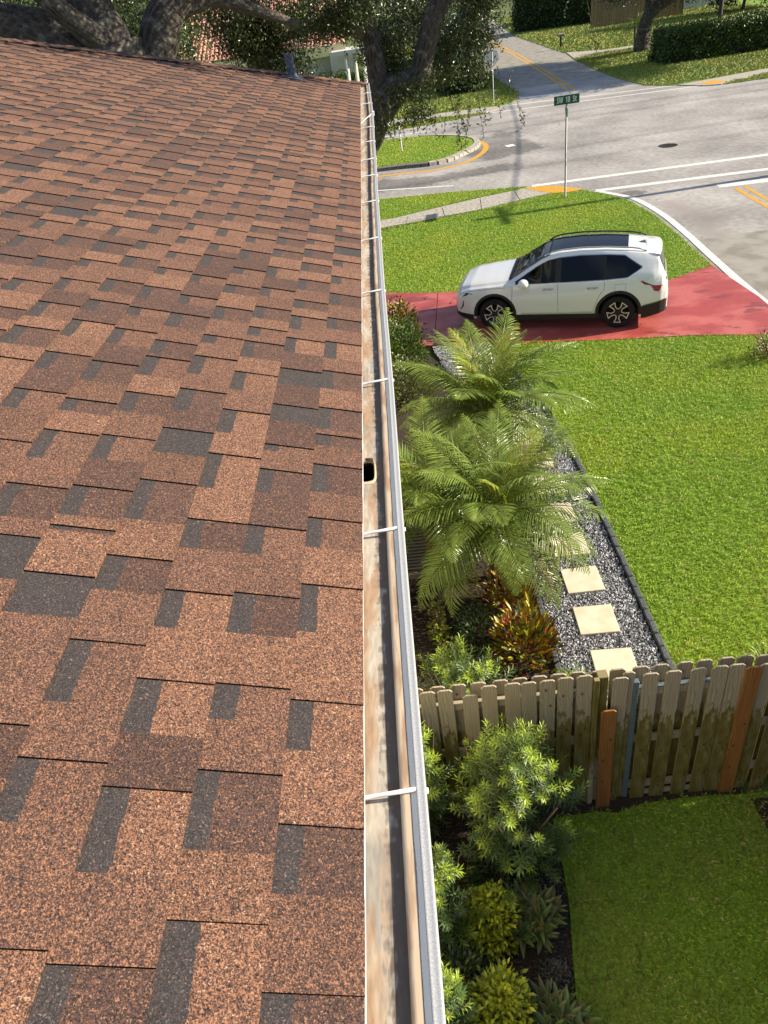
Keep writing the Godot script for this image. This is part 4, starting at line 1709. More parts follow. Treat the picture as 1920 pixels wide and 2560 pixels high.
		st = nst()
		car_line(st, [[-1.25, 0.84], [-1.25, 1.0], [-1.48, 1.01], [-1.48, 0.85], [-1.25, 0.84]], 0.005, 0.0015, sg)
		obj(st, "fuel_flap", seam, body)
		for hx in [0.20, -0.77]:
			st = nst()
			var hw := car_side(hx, 0.935)
			tube(st, [Vector3(hx + 0.115, 0.932, sg * (hw - 0.002)), Vector3(hx + 0.09, 0.938, sg * (hw + 0.024)), Vector3(hx - 0.07, 0.944, sg * (hw + 0.026)), Vector3(hx - 0.115, 0.942, sg * (hw - 0.002))], [0.012, 0.016, 0.017, 0.013], 8)
			obj(st, "door_handle", chrome, car)
		# lamps
		st = nst()
		car_poly(st, [[1.92, 0.858], [2.18, 0.785], [2.345, 0.735], [2.36, 0.785], [2.25, 0.84], [2.08, 0.880]], 0.008, sg)
		obj(st, "headlight", lampm, car)
		st = nst()
		car_poly(st, [[2.16, 0.69], [2.36, 0.67], [2.38, 0.49], [2.24, 0.46], [2.16, 0.56]], 0.008, sg)
		obj(st, "fog_lamp", lampm, car)
		st = nst()
		car_poly(st, [[-1.78, 1.055], [-1.86, 0.985], [-2.00, 0.955], [-2.08, 0.83], [-2.18, 0.81], [-2.23, 0.92], [-2.335, 0.97], [-2.315, 1.07], [-2.15, 1.085]], 0.010, sg)
		obj(st, "tail_lamp", red, car)
		# mirror
		st = nst()
		var mb := Vector3(0.74, 1.10, sg * 1.02)
		var prof := []
		for i in 9:
			var a := PI * i / 8.0
			prof.append(Vector2(0.105 * pow(sin(a), 0.7), -0.10 * cos(a)))
		lathe(st, Transform3D(Basis(Vector3(1, 0, 0), PI / 2).scaled(Vector3(1.15, 1.0, 1.25)), mb), prof, 16)
		var mo := obj(st, "mirror", paint, car)
		st = nst()
		tube(st, [Vector3(0.80, 1.02, sg * 0.90), Vector3(0.77, 1.035, sg * 0.97), Vector3(0.75, 1.06, sg * 1.0)], [0.035, 0.03, 0.04], 8)
		obj(st, "mirror_foot", clad, mo)
		# roof rail
		st = nst()
		var rail := []
		var rad := []
		for i in 15:
			var q := 0.30 - i * 0.155
			var s := car_section(q)
			var e := sin(PI * i / 14.0)
			rail.append(Vector3(q, s[-3].y + 0.012 + 0.035 * minf(1, e * 4.0), sg * (s[-3].x + 0.015)))
			rad.append(0.017)
		tube(st, rail, rad, 8)
		obj(st, "roof_rail", silver if sg < 0 else clad, car)
	# front: grille, bumper
	st = nst()
	st.set_smooth_group(0)
	for i in 12:
		var z0 := -0.66 + 1.32 * i / 12.0
		var z1 := -0.66 + 1.32 * (i + 1) / 12.0
		var bow := func(z: float) -> float: return 2.408 - 0.09 * pow(absf(z) / 0.66, 3.0)
		quad(st, Vector3(bow.call(z0), 0.47, z0), Vector3(bow.call(z1), 0.47, z1), Vector3(bow.call(z1) - 0.012, 0.70, z1), Vector3(bow.call(z0) - 0.012, 0.70, z0))
	obj(st, "grille", clad, car)
	st = nst()
	tube(st, [Vector3(2.30, 0.31, -0.70), Vector3(2.40, 0.30, -0.4), Vector3(2.415, 0.30, 0), Vector3(2.40, 0.30, 0.4), Vector3(2.30, 0.31, 0.70)], [0.03, 0.035, 0.035, 0.035, 0.03], 8)
	obj(st, "skid_plate", silver, car)
	# glass over hood line, roof and tail
	st = nst()
	top_patch(st, 1.03, 0.22, 18, func(_q): return 0.985, 14, 0.006)
	obj(st, "windscreen", glass, car)
	st = nst()
	top_patch(st, 1.10, 1.02, 4, func(_q): return 1.0, 12, 0.008)
	obj(st, "cowl", clad, car)
	for p in [[0.19, -0.58], [-0.61, -1.48]]:
		st = nst()
		top_patch(st, p[0], p[1], 14, func(_q): return 0.80, 12, 0.005)
		obj(st, "roof_glass", glass, car)
	st = nst()
	top_patch(st, 0.235, 0.185, 3, func(_q): return 0.985, 10, 0.0045)
	top_patch(st, -0.575, -0.615, 2, func(_q): return 0.80, 10, 0.004)
	obj(st, "roof_trim", clad, car)
	st = nst()
	top_patch(st, -2.135, -2.285, 10, func(_q): return 0.90, 10, 0.006)
	obj(st, "rear_window", glass, car)
	# roof spoiler, aerial fin, wipers
	st = nst()
	st.set_smooth_group(0)
	var sp0 := car_section(-1.86)
	for i in 12:
		var t0 := -1.0 + i / 6.0
		var t1 := -1.0 + (i + 1) / 6.0
		var P := func(t: float, k: int) -> Vector3:
			var w := 0.60
			var yy: float = 1.612 - 0.045 * t * t
			var bx := [-1.86, -2.02, -2.20 + 0.05 * t * t, -2.195 + 0.05 * t * t, -2.05]
			var by := [0.0, -0.012, -0.045, -0.07, -0.085]
			return Vector3(bx[k], yy + by[k], t * w)
		for k in 4:
			quad(st, P.call(t0, k), P.call(t1, k), P.call(t1, k + 1), P.call(t0, k + 1))
	obj(st, "spoiler", paint, car)
	st = nst()
	st.set_smooth_group(0)
	var fy: float = car_section(-1.76)[-1].y
	for s in [-1.0, 1.0]:
		tri(st, Vector3(-1.64, fy, 0), Vector3(-1.85, fy - 0.012, 0.03 * s), Vector3(-1.83, fy + 0.055, 0))
	tri(st, Vector3(-1.85, fy - 0.012, 0.03), Vector3(-1.85, fy - 0.012, -0.03), Vector3(-1.83, fy + 0.055, 0))
	obj(st, "aerial_fin", sm(c8(120, 124, 128), 0.4), car)
	for wz in [[-0.55, 0.05], [0.0, 0.55]]:
		st = nst()
		var wp := []
		for i in 6:
			var q := 1.0 - 0.09 * i / 5.0
			wp.append(Vector3(q, curve(CAR_TOP, q) + 0.012, lerpf(wz[0], wz[1], i / 5.0)))
		tube(st, wp, [0.008, 0.008, 0.008, 0.008, 0.008, 0.008], 6)
		obj(st, "wiper", clad, car)
	# wheels
	var rubber := sm(c8(18, 18, 18), 0.85)
	var dark_rim := sm(c8(30, 30, 31), 0.4, 0.4)
	var cut := sm(c8(206, 205, 202), 0.45, 0.3)
	for ax in AXLES:
		for sg in [-1.0, 1.0]:
			var wn := Node3D.new()
			wn.name = "wheel"
			wn.position = Vector3(ax, 0.365, sg * 0.825)
			wn.rotation.x = PI / 2 * sg
			wn.rotation.z = 0.0
			car.add_child(wn, true)
			st = nst()
			lathe(st, Transform3D(), [Vector2(0.24, -0.10), Vector2(0.30, -0.115), Vector2(0.345, -0.105), Vector2(0.363, -0.08), Vector2(0.366, -0.03), Vector2(0.366, 0.03), Vector2(0.363, 0.08), Vector2(0.345, 0.105), Vector2(0.30, 0.117), Vector2(0.252, 0.108), Vector2(0.243, 0.09)], 40)
			obj(st, "tyre", rubber, wn)
			st = nst()
			lathe(st, Transform3D(), [Vector2(0.254, 0.108), Vector2(0.247, 0.112), Vector2(0.240, 0.100), Vector2(0.232, 0.05), Vector2(0.10, 0.045), Vector2(0.0, 0.05)], 40)
			obj(st, "rim", dark_rim, wn)
			# five broad dark spokes with bright machined edges
			st = nst()
			var ed := nst()
			for k in 5:
				var a := TAU * k / 5.0 + 0.3
				var b := Basis(Vector3.UP, a)
				st.set_smooth_group(-1)
				var sp := [Vector3(0.045, 0.095, -0.050), Vector3(0.13, 0.104, -0.034), Vector3(0.235, 0.104, -0.085), Vector3(0.235, 0.104, 0.085), Vector3(0.13, 0.104, 0.034), Vector3(0.045, 0.095, 0.050)]
				for i in range(1, 5):
					tri(st, b * sp[0], b * sp[i], b * sp[i + 1])
				for i in 6:
					var dn := Vector3(0, -0.045, 0)
					quad(st, b * sp[i], b * sp[(i + 1) % 6], b * (sp[(i + 1) % 6] + dn), b * (sp[i] + dn))
				for s in [-1.0, 1.0]:
					var e := [Vector3(0.065, 0.100, 0.048 * s), Vector3(0.13, 0.108, 0.036 * s), Vector3(0.205, 0.108, 0.070 * s), Vector3(0.238, 0.108, 0.093 * s)]
					var inn := [Vector3(0.065, 0.100, 0.030 * s), Vector3(0.132, 0.108, 0.018 * s), Vector3(0.212, 0.108, 0.050 * s), Vector3(0.238, 0.108, 0.060 * s)]
					ed.set_smooth_group(-1)
					for i in 3:
						quad(ed, b * e[i], b * e[i + 1], b * inn[i + 1], b * inn[i])
				var p0 := Vector3(0.218, 0.1085, 0.070)
				var p1 := Vector3(0.218, 0.1085, -0.070)
				var q0 := Vector3(0.238, 0.1085, 0.080)
				var q1 := Vector3(0.238, 0.1085, -0.080)
				quad(ed, b * p0, b * q0, b * q1, b * p1)
			obj(st, "spokes", dark_rim, wn)
			obj(ed, "spoke_edges", cut, wn)
			st = nst()
			lathe(st, Transform3D(), [Vector2(0.055, 0.095), Vector2(0.05, 0.108), Vector2(0.03, 0.112), Vector2(0.0, 0.112)], 20)
			obj(st, "hub_cap", dark_rim, wn)

# ------------------------------------------------------------------ street furniture
func lettering(text: String, size: float, m: Material, parent: Node3D, t: Transform3D, wide := 1.0):
	var tx := TextMesh.new()
	var f := SystemFont.new()
	f.font_names = PackedStringArray(["Droid Sans"])
	f.font_weight = 700
	tx.font = f
	tx.text = text
	tx.font_size = 64
	tx.pixel_size = size / 64.0
	tx.depth = 0.003
	var o := MeshInstance3D.new()
	o.name = "lettering"
	o.mesh = tx
	o.material_override = m
	o.transform = t * Transform3D(Basis().scaled(Vector3(wide, 1, 1)), Vector3.ZERO)
	parent.add_child(o, true)

func build_street_things():
	var steel := sm(c8(132, 134, 130), 0.5, 0.4)
	var green := sm(c8(6, 84, 58), 0.45)
	var white := sm(c8(222, 228, 224), 0.5)
	# street name sign
	var sg := thing("street_sign", "green street name sign on a thin grey post reading SW 18 St", "street sign", Vector3(5.87, 0.03, -25.74))
	var st := nst()
	tube(st, [Vector3(0, 0, 0), Vector3(0, 2.62, 0)], [0.030, 0.030], 12)
	obj(st, "post", steel, sg)
	st = nst()
	box(st, at(Vector3(0, 2.88, 0)), Vector3(0.78, 0.255, 0.012), W1, 0.004)
	var bl := obj(st, "name_blade", green, sg)
	lettering("SW  18  St", 0.22, white, bl, at(Vector3(0, 2.882, 0.008)), 0.62)
	st = nst()
	tube(st, [Vector3(0, 2.70, 0), Vector3(0, 2.78, 0)], [0.022, 0.022], 8)
	tube(st, [Vector3(0, 2.60, 0), Vector3(0, 2.66, 0)], [0.042, 0.042], 10)
	obj(st, "clamp", green, sg)
	st = nst()
	var b2 := Basis(Vector3.UP, deg_to_rad(82))
	box(st, Transform3D(b2, Vector3(0, 2.56, 0)), Vector3(0.92, 0.23, 0.010), W1, 0.003)
	var cb := obj(st, "cross_blade", sm(c8(70, 150, 128), 0.3), sg)
	cb.set_meta("label", "pale green cross street blade seen almost edge on")
	# stop sign seen from behind
	var ss := thing("stop_sign", "back of an octagonal traffic sign on a grey post under the oak", "traffic sign", Vector3(6.68, 0.03, -47.4), 0.12)
	st = nst()
	tube(st, [Vector3(0, 0, 0), Vector3(0, 2.75, 0)], [0.034, 0.034], 8)
	obj(st, "post", steel, ss)
	st = nst()
	st.set_smooth_group(-1)
	lathe(st, Transform3D(Basis(Vector3(1, 0, 0), PI / 2) * Basis(Vector3.UP, PI / 8), Vector3(0, 2.26, -0.045)), [Vector2(0, -0.004), Vector2(0.395, -0.004), Vector2(0.395, 0.004), Vector2(0, 0.004)], 8, W1, -1)
	obj(st, "plate", sm(c8(176, 180, 182), 0.45, 0.5), ss)
	# letter box
	var mb := thing("mailbox", "dark kerbside mailbox on a short post beside the side street", "mailbox", Vector3(15.65, 0.03, -71.1))
	st = nst()
	box(st, at(Vector3(0, 0.42, 0)), Vector3(0.10, 0.85, 0.10))
	obj(st, "post", sm(c8(30, 28, 26), 0.8), mb)
	st = nst()
	st.set_smooth_group(0)
	var ring := []
	for i in 9:
		var a := PI * i / 8.0
		ring.append(Vector2(cos(a) * 0.12, 0.98 + sin(a) * 0.10))
	ring.append(Vector2(-0.12, 0.84))
	ring.append(Vector2(0.12, 0.84))
	for i in ring.size():
		var p: Vector2 = ring[i]
		var q: Vector2 = ring[(i + 1) % ring.size()]
		quad(st, Vector3(-0.26, p.y, p.x), Vector3(-0.26, q.y, q.x), Vector3(0.26, q.y, q.x), Vector3(0.26, p.y, p.x))
		tri(st, Vector3(-0.26, 0.9, 0), Vector3(-0.26, p.y, p.x), Vector3(-0.26, q.y, q.x))
		tri(st, Vector3(0.26, 0.9, 0), Vector3(0.26, p.y, p.x), Vector3(0.26, q.y, q.x))
	obj(st, "box", sm(c8(24, 23, 22), 0.6), mb)
	# marker post on the island
	var mk := thing("marker_post", "thin white marker post standing in the traffic island grass", "post", Vector3(0.98, 0.1, -37.1))
	st = nst()
	tube(st, [Vector3(0, 0, 0), Vector3(-0.03, 1.1, 0)], [0.035, 0.03], 8)
	tube(st, [Vector3(-0.03, 1.1, 0), Vector3(-0.031, 1.14, 0)], [0.03, 0.01], 8)
	obj(st, "post", sm(c8(206, 204, 196), 0.6), mk)
	# utility pole to the right, whose shadow lies over the street and the lawn
	var up := thing("utility_pole", "tall wooden utility pole standing to the right of the side street", "utility pole", Vector3(18.9, 0, -25.5))
	st = nst()
	tube(st, [Vector3(0, 0, 0), Vector3(0, 4.5, 0), Vector3(0, 9.2, 0)], [0.15, 0.13, 0.11], 12)
	obj(st, "pole", M.bark, up)
	st = nst()
	box(st, at(Vector3(0.0, 8.7, 0)), Vector3(0.1, 0.12, 2.0))
	obj(st, "crossarm", M.stem, up)
	var up2 := thing("utility_pole", "second utility pole far up the street, at the cable's other end", "utility pole", Vector3(23.2, 0, -58.0))
	st = nst()
	tube(st, [Vector3(0, 0, 0), Vector3(0, 9.2, 0)], [0.15, 0.11], 12)
	obj(st, "pole", M.bark, up2)
	var cable := thing("overhead_cable", "thick bundled cable sagging between the two utility poles", "cable", Vector3(18.9, 0, -25.5))
	st = nst()
	var cp := []
	var cr := []
	for i in 25:
		var t := i / 24.0
		cp.append(Vector3(4.3 * t, 8.6 - 4 * 0.55 * t * (1 - t), -32.5 * t))
		cr.append(0.032)
	tube(st, cp, cr, 8)
	obj(st, "strand", M.black_plastic, cable)

# ------------------------------------------------------------------ leaves and crowns
func leaf(st: SurfaceTool, o: Vector3, d: Vector3, n: Vector3, ln: float, wd: float, droop: float, c: Color, fold := 0.25, segs := 2):
	# a leaf blade: folded along its rib, bending down by droop
	var side := d.cross(n).normalized()
	var up := side.cross(d).normalized()
	var p := o
	var dir := d
	var pl := p
	var pr := p
	var first := true
	st.set_smooth_group(-1)
	for i in segs:
		var f := float(i + 1) / segs
		dir = (dir - up * (droop / segs)).normalized()
		var q := p + dir * ln / segs
		var w := wd * 0.5 * (sin(PI * clampf(f * 0.86 + 0.1, 0, 1)) if i < segs - 1 else 0.0)
		var ql := q - side * w + up * w * fold
		var qr := q + side * w + up * w * fold
		if first:
			tri(st, p, ql, q, c)
			tri(st, p, q, qr, c)
			first = false
		elif i == segs - 1:
			tri(st, pl, q, p, c)
			tri(st, p, q, pr, c)
		else:
			quad(st, pl, ql, q, p, c)
			quad(st, p, q, qr, pr, c)
		pl = ql
		pr = qr
		p = q

func rdir(r: RandomNumberGenerator) -> Vector3:
	var z := r.randf_range(-1, 1)
	var a := r.randf() * TAU
	var s := sqrt(1 - z * z)
	return Vector3(s * cos(a), z, s * sin(a))

func twig(sd: int, n: int, size: float, ln: float, wd: float, tint := 0.25) -> Mesh:
	# a spray of small leaves about the origin
	var r := RandomNumberGenerator.new()
	r.seed = sd
	var st := nst()
	var stem := Vector3(0, 0, 0)
	for i in n:
		var t := float(i) / n
		var d := rdir(r)
		var p := Vector3((t - 0.5) * size, r.randf_range(-0.25, 0.25) * size, r.randf_range(-0.3, 0.3) * size)
		d = (d + Vector3(0.5, 0.1, 0)).normalized()
		var c := W1 * r.randf_range(1.0 - tint, 1.0 + tint)
		c.a = 1
		leaf(st, p, d, (Vector3.UP + rdir(r) * 0.9).normalized(), ln * r.randf_range(0.75, 1.2), wd, 0.3, c)
	return fin(st)

func crown(parent: Node3D, called: String, blobs: Array, per_m3: float, meshes: Array, m: Material, sd: int, lo := 0.7, hi := 1.35, shell := 0.35, bright := 1.0):
	# blobs: [centre, radii]; sprays placed through each volume, thicker toward the outside
	var r := RandomNumberGenerator.new()
	r.seed = sd
	var noise := FastNoiseLite.new()
	noise.seed = sd
	noise.frequency = 0.55
	var xf := []
	var cols := []
	for k in meshes.size():
		xf.append([])
		cols.append([])
	for b in blobs:
		var c: Vector3 = b[0]
		var rad: Vector3 = b[1]
		var n := int(4.19 * rad.x * rad.y * rad.z * per_m3)
		for i in n:
			var d := rdir(r)
			var f := pow(r.randf(), shell)
			var p := c + d * rad * f
			var q := noise.get_noise_3dv(p)
			if q < -0.12 or f > 0.82 + q * 0.5:
				continue
			var bs := Basis.from_euler(Vector3(r.randf_range(-0.8, 0.8), r.randf() * TAU, r.randf_range(-0.6, 0.6))).scaled(Vector3.ONE * r.randf_range(lo, hi))
			var g := r.randf_range(0.75, 1.25) * bright
			var k := r.randi() % meshes.size()
			xf[k].append(Transform3D(bs, p))
			cols[k].append(Color(g * r.randf_range(0.9, 1.15), g, g * r.randf_range(0.7, 1.1)))
	for k in meshes.size():
		multi(meshes[k], xf[k], cols[k], m, called, parent)

func limb(parent: Node3D, called: String, pts: Array, r0: float, r1: float, sides := 14, wob := 0.05):
	# a branch along points, resampled with small irregularities
	var P := []
	var R := []
	for i in pts.size() - 1:
		for k in 6:
			var t := k / 6.0
			var a: Vector3 = pts[maxi(i - 1, 0)]
			var d: Vector3 = pts[mini(i + 2, pts.size() - 1)]
			P.append(pts[i].cubic_interpolate(pts[i + 1], a, d, t))
	P.append(pts[-1])
	for i in P.size():
		R.append(lerpf(r0, r1, float(i) / (P.size() - 1)) * rng.randf_range(1.0 - wob, 1.0 + wob))
	var st := nst()
	tube(st, P, R, sides, W1, true, 0.6)
	return obj(st, called, M.bark, parent)

var oak_twigs := []
var hedge_twigs := []
func build_oaks():
	for k in 3:
		oak_twigs.append(twig(100 + k, 26, 0.55, 0.085, 0.032))
	for k in 2:
		hedge_twigs.append(twig(120 + k, 22, 0.30, 0.075, 0.042))
	# broad oak just beyond the roof
	var a := thing("oak_tree", "massive live oak forking low, right behind the roof ridge", "tree", Vector3(-5.0, 0, -17.0))
	limb(a, "trunk", [Vector3(0.1, 0, 0), Vector3(0.1, 2.0, 0), Vector3(0.05, 4.2, 0), Vector3(0.05, 5.6, 0), Vector3(0.0, 6.3, 0)], 1.0, 0.74, 22, 0.06)
	limb(a, "limb", [Vector3(0.25, 5.4, 0.1), Vector3(0.05, 6.2, 0.1), Vector3(-0.20, 7.0, 0), Vector3(-0.6, 8.4, -0.3), Vector3(-1.0, 10, -0.5)], 0.62, 0.30, 18)
	limb(a, "limb", [Vector3(-0.1, 5.6, 0.2), Vector3(-0.75, 6.45, 0.3), Vector3(-1.5, 6.80, 0.4), Vector3(-2.4, 7.1, 0.6), Vector3(-4.2, 7.7, 0.8)], 0.50, 0.22, 16)
	limb(a, "limb", [Vector3(0.55, 5.2, 0.0), Vector3(0.92, 6.1, -0.1), Vector3(1.25, 6.65, -0.2), Vector3(1.9, 7.1, -0.4), Vector3(2.8, 7.35, -0.6)], 0.42, 0.24, 16)
	limb(a, "limb", [Vector3(1.3, 6.6, -0.2), Vector3(2.1, 6.75, -0.5), Vector3(2.9, 6.45, -0.8), Vector3(3.6, 6.1, -1.2)], 0.20, 0.07, 10)
	limb(a, "limb", [Vector3(0.2, 6.2, 0.3), Vector3(-0.2, 6.7, 0.8), Vector3(-0.9, 7.6, 1.2)], 0.30, 0.12, 12)
	crown(a, "crown", [[Vector3(0, 10.5, 0), Vector3(5.5, 2.2, 4.0)], [Vector3(-3.5, 8.9, 1.0), Vector3(2.6, 1.1, 2.0)], [Vector3(4.5, 9.0, -0.4), Vector3(3.0, 1.5, 2.4)]], 40, oak_twigs, M.oak_leaf, 5)
	crown(a, "crown", [[Vector3(3.3, 6.5, -1.8), Vector3(1.1, 0.8, 0.9)], [Vector3(2.6, 6.6, -2.0), Vector3(0.9, 0.7, 0.8)]], 95, oak_twigs, M.oak_leaf, 6)
	# leaning oak past the end of the gutter, with hanging twigs
	var b := thing("oak_tree", "leaning oak with hanging twigs beyond the far end of the gutter", "tree", Vector3(-1.6, 0, -22.0))
	limb(b, "trunk", [Vector3(-0.2, 0, 0), Vector3(0.2, 1.4, 0), Vector3(1.0, 2.9, 0), Vector3(1.75, 3.9, 0.0), Vector3(2.3, 4.45, 0)], 0.62, 0.34, 18, 0.06)
	limb(b, "limb", [Vector3(2.0, 4.2, 0.05), Vector3(2.75, 4.5, 0.1), Vector3(3.0, 5.0, 0.1), Vector3(3.25, 5.6, 0.1), Vector3(3.6, 6.3, 0.0), Vector3(4.0, 7.6, -0.2)], 0.30, 0.22, 16)
	limb(b, "limb", [Vector3(1.7, 3.9, 0.0), Vector3(1.75, 5.0, -0.1), Vector3(1.6, 6.2, -0.2), Vector3(1.4, 8.0, -0.3)], 0.28, 0.16, 14)
	limb(b, "limb", [Vector3(1.5, 5.6, 0), Vector3(0.5, 5.9, 0.6), Vector3(-0.6, 5.75, 1.2)], 0.16, 0.07, 10)
	limb(b, "limb", [Vector3(4.0, 7.4, 0), Vector3(3.4, 8.0, 4.0), Vector3(3.6, 8.0, 9.5), Vector3(2.8, 8.6, 12.4)], 0.16, 0.06, 10)
	crown(b, "crown", [[Vector3(2.2, 5.35, -0.8), Vector3(1.6, 0.9, 0.9)], [Vector3(0.5, 6.1, 1.3), Vector3(1.5, 0.55, 0.9)], [Vector3(4.1, 5.0, -0.4), Vector3(0.95, 0.9, 0.8)], [Vector3(-0.7, 5.9, 1.6), Vector3(0.9, 0.5, 0.9)], [Vector3(-0.55, 5.35, 1.5), Vector3(0.75, 0.6, 0.7)], [Vector3(-1.3, 5.7, 1.3), Vector3(0.7, 0.5, 0.6)], [Vector3(2.9, 4.0, 0.6), Vector3(1.2, 0.7, 0.6)], [Vector3(2.2, 4.45, -0.6), Vector3(1.0, 0.7, 0.5)], [Vector3(3.8, 4.4, 0.4), Vector3(0.8, 0.6, 0.6)], [Vector3(1.55, 3.5, 0.9), Vector3(0.6, 0.45, 0.4)], [Vector3(4.4, 5.7, 0.4), Vector3(0.7, 0.6, 0.6)], [Vector3(4.6, 6.2, 0.3), Vector3(0.7, 0.4, 0.6)], [Vector3(2.0, 3.4, 0.7), Vector3(0.7, 0.35, 0.4)], [Vector3(-1.2, 6.3, 1.4), Vector3(0.9, 0.5, 0.8)]], 165, oak_twigs, M.oak_leaf, 7)
	crown(b, "crown", [[Vector3(1.0, 8.6, 0), Vector3(4.0, 1.6, 3.5)]], 18, oak_twigs, M.oak_leaf, 8)
	crown(b, "crown", [[Vector3(3.7, 7.75, 10.7), Vector3(0.9, 0.4, 0.55)], [Vector3(3.0, 8.3, 11.8), Vector3(0.9, 0.4, 0.5)], [Vector3(2.5, 9.0, 12.7), Vector3(0.8, 0.4, 0.5)], [Vector3(4.6, 8.6, 11.0), Vector3(0.9, 0.4, 0.5)], [Vector3(3.6, 9.4, 12.2), Vector3(0.8, 0.4, 0.5)]], 130, oak_twigs, M.oak_leaf, 9)
	var r := RandomNumberGenerator.new()
	r.seed = 44
	var lf := nst()
	var tw := nst()
	for s in [[-0.02, 4.5, 1.3], [0.35, 4.3, 0.9], [1.5, 3.9, 0.8], [1.75, 3.85, 0.75], [2.05, 4.0, 0.9], [2.3, 3.9, 0.7], [2.55, 4.1, 1.05], [2.75, 4.0, 0.75], [3.0, 4.2, 0.9], [1.9, 4.05, 1.35], [2.15, 4.1, 1.3], [2.4, 4.1, 1.28], [3.35, 4.35, 1.25], [0.1, 4.3, 1.0], [5.05, 6.2, 1.75], [0.65, 4.1, 0.8], [1.0, 4.0, 0.75], [4.9, 6.3, 1.0], [5.4, 6.4, 0.8]]:
		var p := Vector3(s[0] + 1.6, s[1], 0.8 + r.randf_range(-0.3, 0.5))
		var pts := [p]
		var rad := [0.006]
		var n := int(s[2] / 0.07)
		var sway := Vector3(r.randf_range(-0.25, 0.3), 0, r.randf_range(-0.1, 0.1))
		for i in n:
			p += (Vector3(0, -1, 0) + sway + rdir(r) * 0.25).normalized() * 0.07
			pts.append(p)
			rad.append(0.0045)
			for q in 2:
				if r.randf() < (0.25 if s[2] > 1.6 and i < n - 6 else 0.85):
					var c := Color(1.3, 1.35, 0.9) * r.randf_range(0.8, 1.5)
					c.a = 1
					if r.randf() < 0.22:
						var sd2 := (rdir(r) * Vector3(1, 0.5, 1)).normalized()
						for w in 4:
							leaf(lf, p + sd2 * 0.05 * (w + 1), (sd2 + rdir(r) * 0.8).normalized(), rdir(r), r.randf_range(0.06, 0.10), 0.034, 0.3, c)
						tube(tw, [p, p + sd2 * 0.22], [0.004, 0.002], 4)
					leaf(lf, p, (rdir(r) + Vector3(0, -0.5, 0)).normalized(), rdir(r), r.randf_range(0.06, 0.10), 0.034, 0.3, c)
		tube(tw, pts, rad, 4)
	obj(tw, "hanging_twigs", M.stem, b)
	obj(lf, "hanging_leaves", M.oak_leaf, b)
	# oak by the far hedge
	var c := thing("oak_tree", "dark leaning oak on the far lawn beside the clipped hedge", "tree", Vector3(19.2, 0, -61.3))
	limb(c, "trunk", [Vector3(0, 0, 0), Vector3(0.05, 0.6, 0), Vector3(0.2, 1.7, 0), Vector3(0.75, 2.5, 0.1), Vector3(2.0, 3.1, 0.4), Vector3(4.0, 4.0, 0.8)], 0.62, 0.25, 14)
	limb(c, "limb", [Vector3(0.3, 1.9, 0), Vector3(0.4, 3.0, -0.2), Vector3(-0.2, 4.6, -0.4), Vector3(-1.0, 6.5, -0.5)], 0.36, 0.15, 12)
	crown(c, "crown", [[Vector3(1.0, 6.2, 2.0), Vector3(6.0, 2.0, 6.0)], [Vector3(-1.5, 3.6, -1.5), Vector3(1.5, 0.7, 1.5)], [Vector3(2.8, 3.4, 0.2), Vector3(1.5, 0.8, 1.2)]], 20, oak_twigs, M.oak_leaf, 10, 1.6, 2.6)
	crown(c, "crown", [[Vector3(4.0, 6.2, 9.0), Vector3(5.5, 1.6, 5.0)]], 22, oak_twigs, M.oak_leaf, 12, 1.8, 3.0)

func hedge(called: String, label: String, p0: Vector3, p1: Vector3, w: float, h: float, dens: float, m: Material, sd: int, sc := 1.0, bright := 1.0, cat := "hedge", rough := 0.06):
	# clipped hedge: dark woody core and sprays of leaves over every face
	var o := thing(called, label, cat, (p0 + p1) * 0.5)
	var mid := (p0 + p1) * 0.5
	var dv := p1 - p0
	var L := Vector2(dv.x, dv.z).length()
	var b := Basis(Vector3.UP, atan2(-dv.z, dv.x))
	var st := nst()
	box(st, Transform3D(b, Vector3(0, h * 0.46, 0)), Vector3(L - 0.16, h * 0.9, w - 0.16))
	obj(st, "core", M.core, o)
	var r := RandomNumberGenerator.new()
	r.seed = sd
	var xf := [[], []]
	var cols := [[], []]
	var faces := [[L * h, 0], [L * h, 1], [L * w, 2], [w * h, 3], [w * h, 4]]
	for f in faces:
		for i in int(f[0] * dens):
			var u := r.randf() - 0.5
			var t := r.randf()
			var j := r.randfn(0, rough)
			var p := Vector3.ZERO
			match f[1]:
				0: p = Vector3(u * L, t * h, w * 0.5 - 0.06 + j)
				1: p = Vector3(u * L, t * h, -w * 0.5 + 0.06 + j)
				2: p = Vector3(u * L, h - 0.06 + j, (t - 0.5) * w)
				3: p = Vector3(L * 0.5 - 0.06 + j, t * h, u * w)
				4: p = Vector3(-L * 0.5 + 0.06 + j, t * h, u * w)
			var k := r.randi() % 2
			xf[k].append(Transform3D(Basis.from_euler(Vector3(r.randf_range(-0.9, 0.9), r.randf() * TAU, r.randf_range(-0.9, 0.9))).scaled(Vector3.ONE * sc * r.randf_range(0.7, 1.2)), b * p))
			var g := r.randf_range(0.7, 1.35) * bright
			cols[k].append(Color(g * r.randf_range(0.85, 1.2), g, g * 0.9))
	for k in 2:
		multi(hedge_twigs[k], xf[k], cols[k], m, "foliage", o)
	return o

func shrub_tree(label: String, p: Vector3, blobs: Array, dens: float, sd: int, sc := 1.6, bright := 1.0):
	var o := thing("leafy_tree", label, "tree", p)
	limb(o, "trunk", [Vector3(0, 0, 0), Vector3(0.1, blobs[0][0].y * 0.5, 0), Vector3(0, blobs[0][0].y, 0)], 0.16, 0.06, 8)
	crown(o, "crown", blobs, dens, oak_twigs, M.oak_leaf, sd, sc * 0.7, sc * 1.3, 0.3, bright)

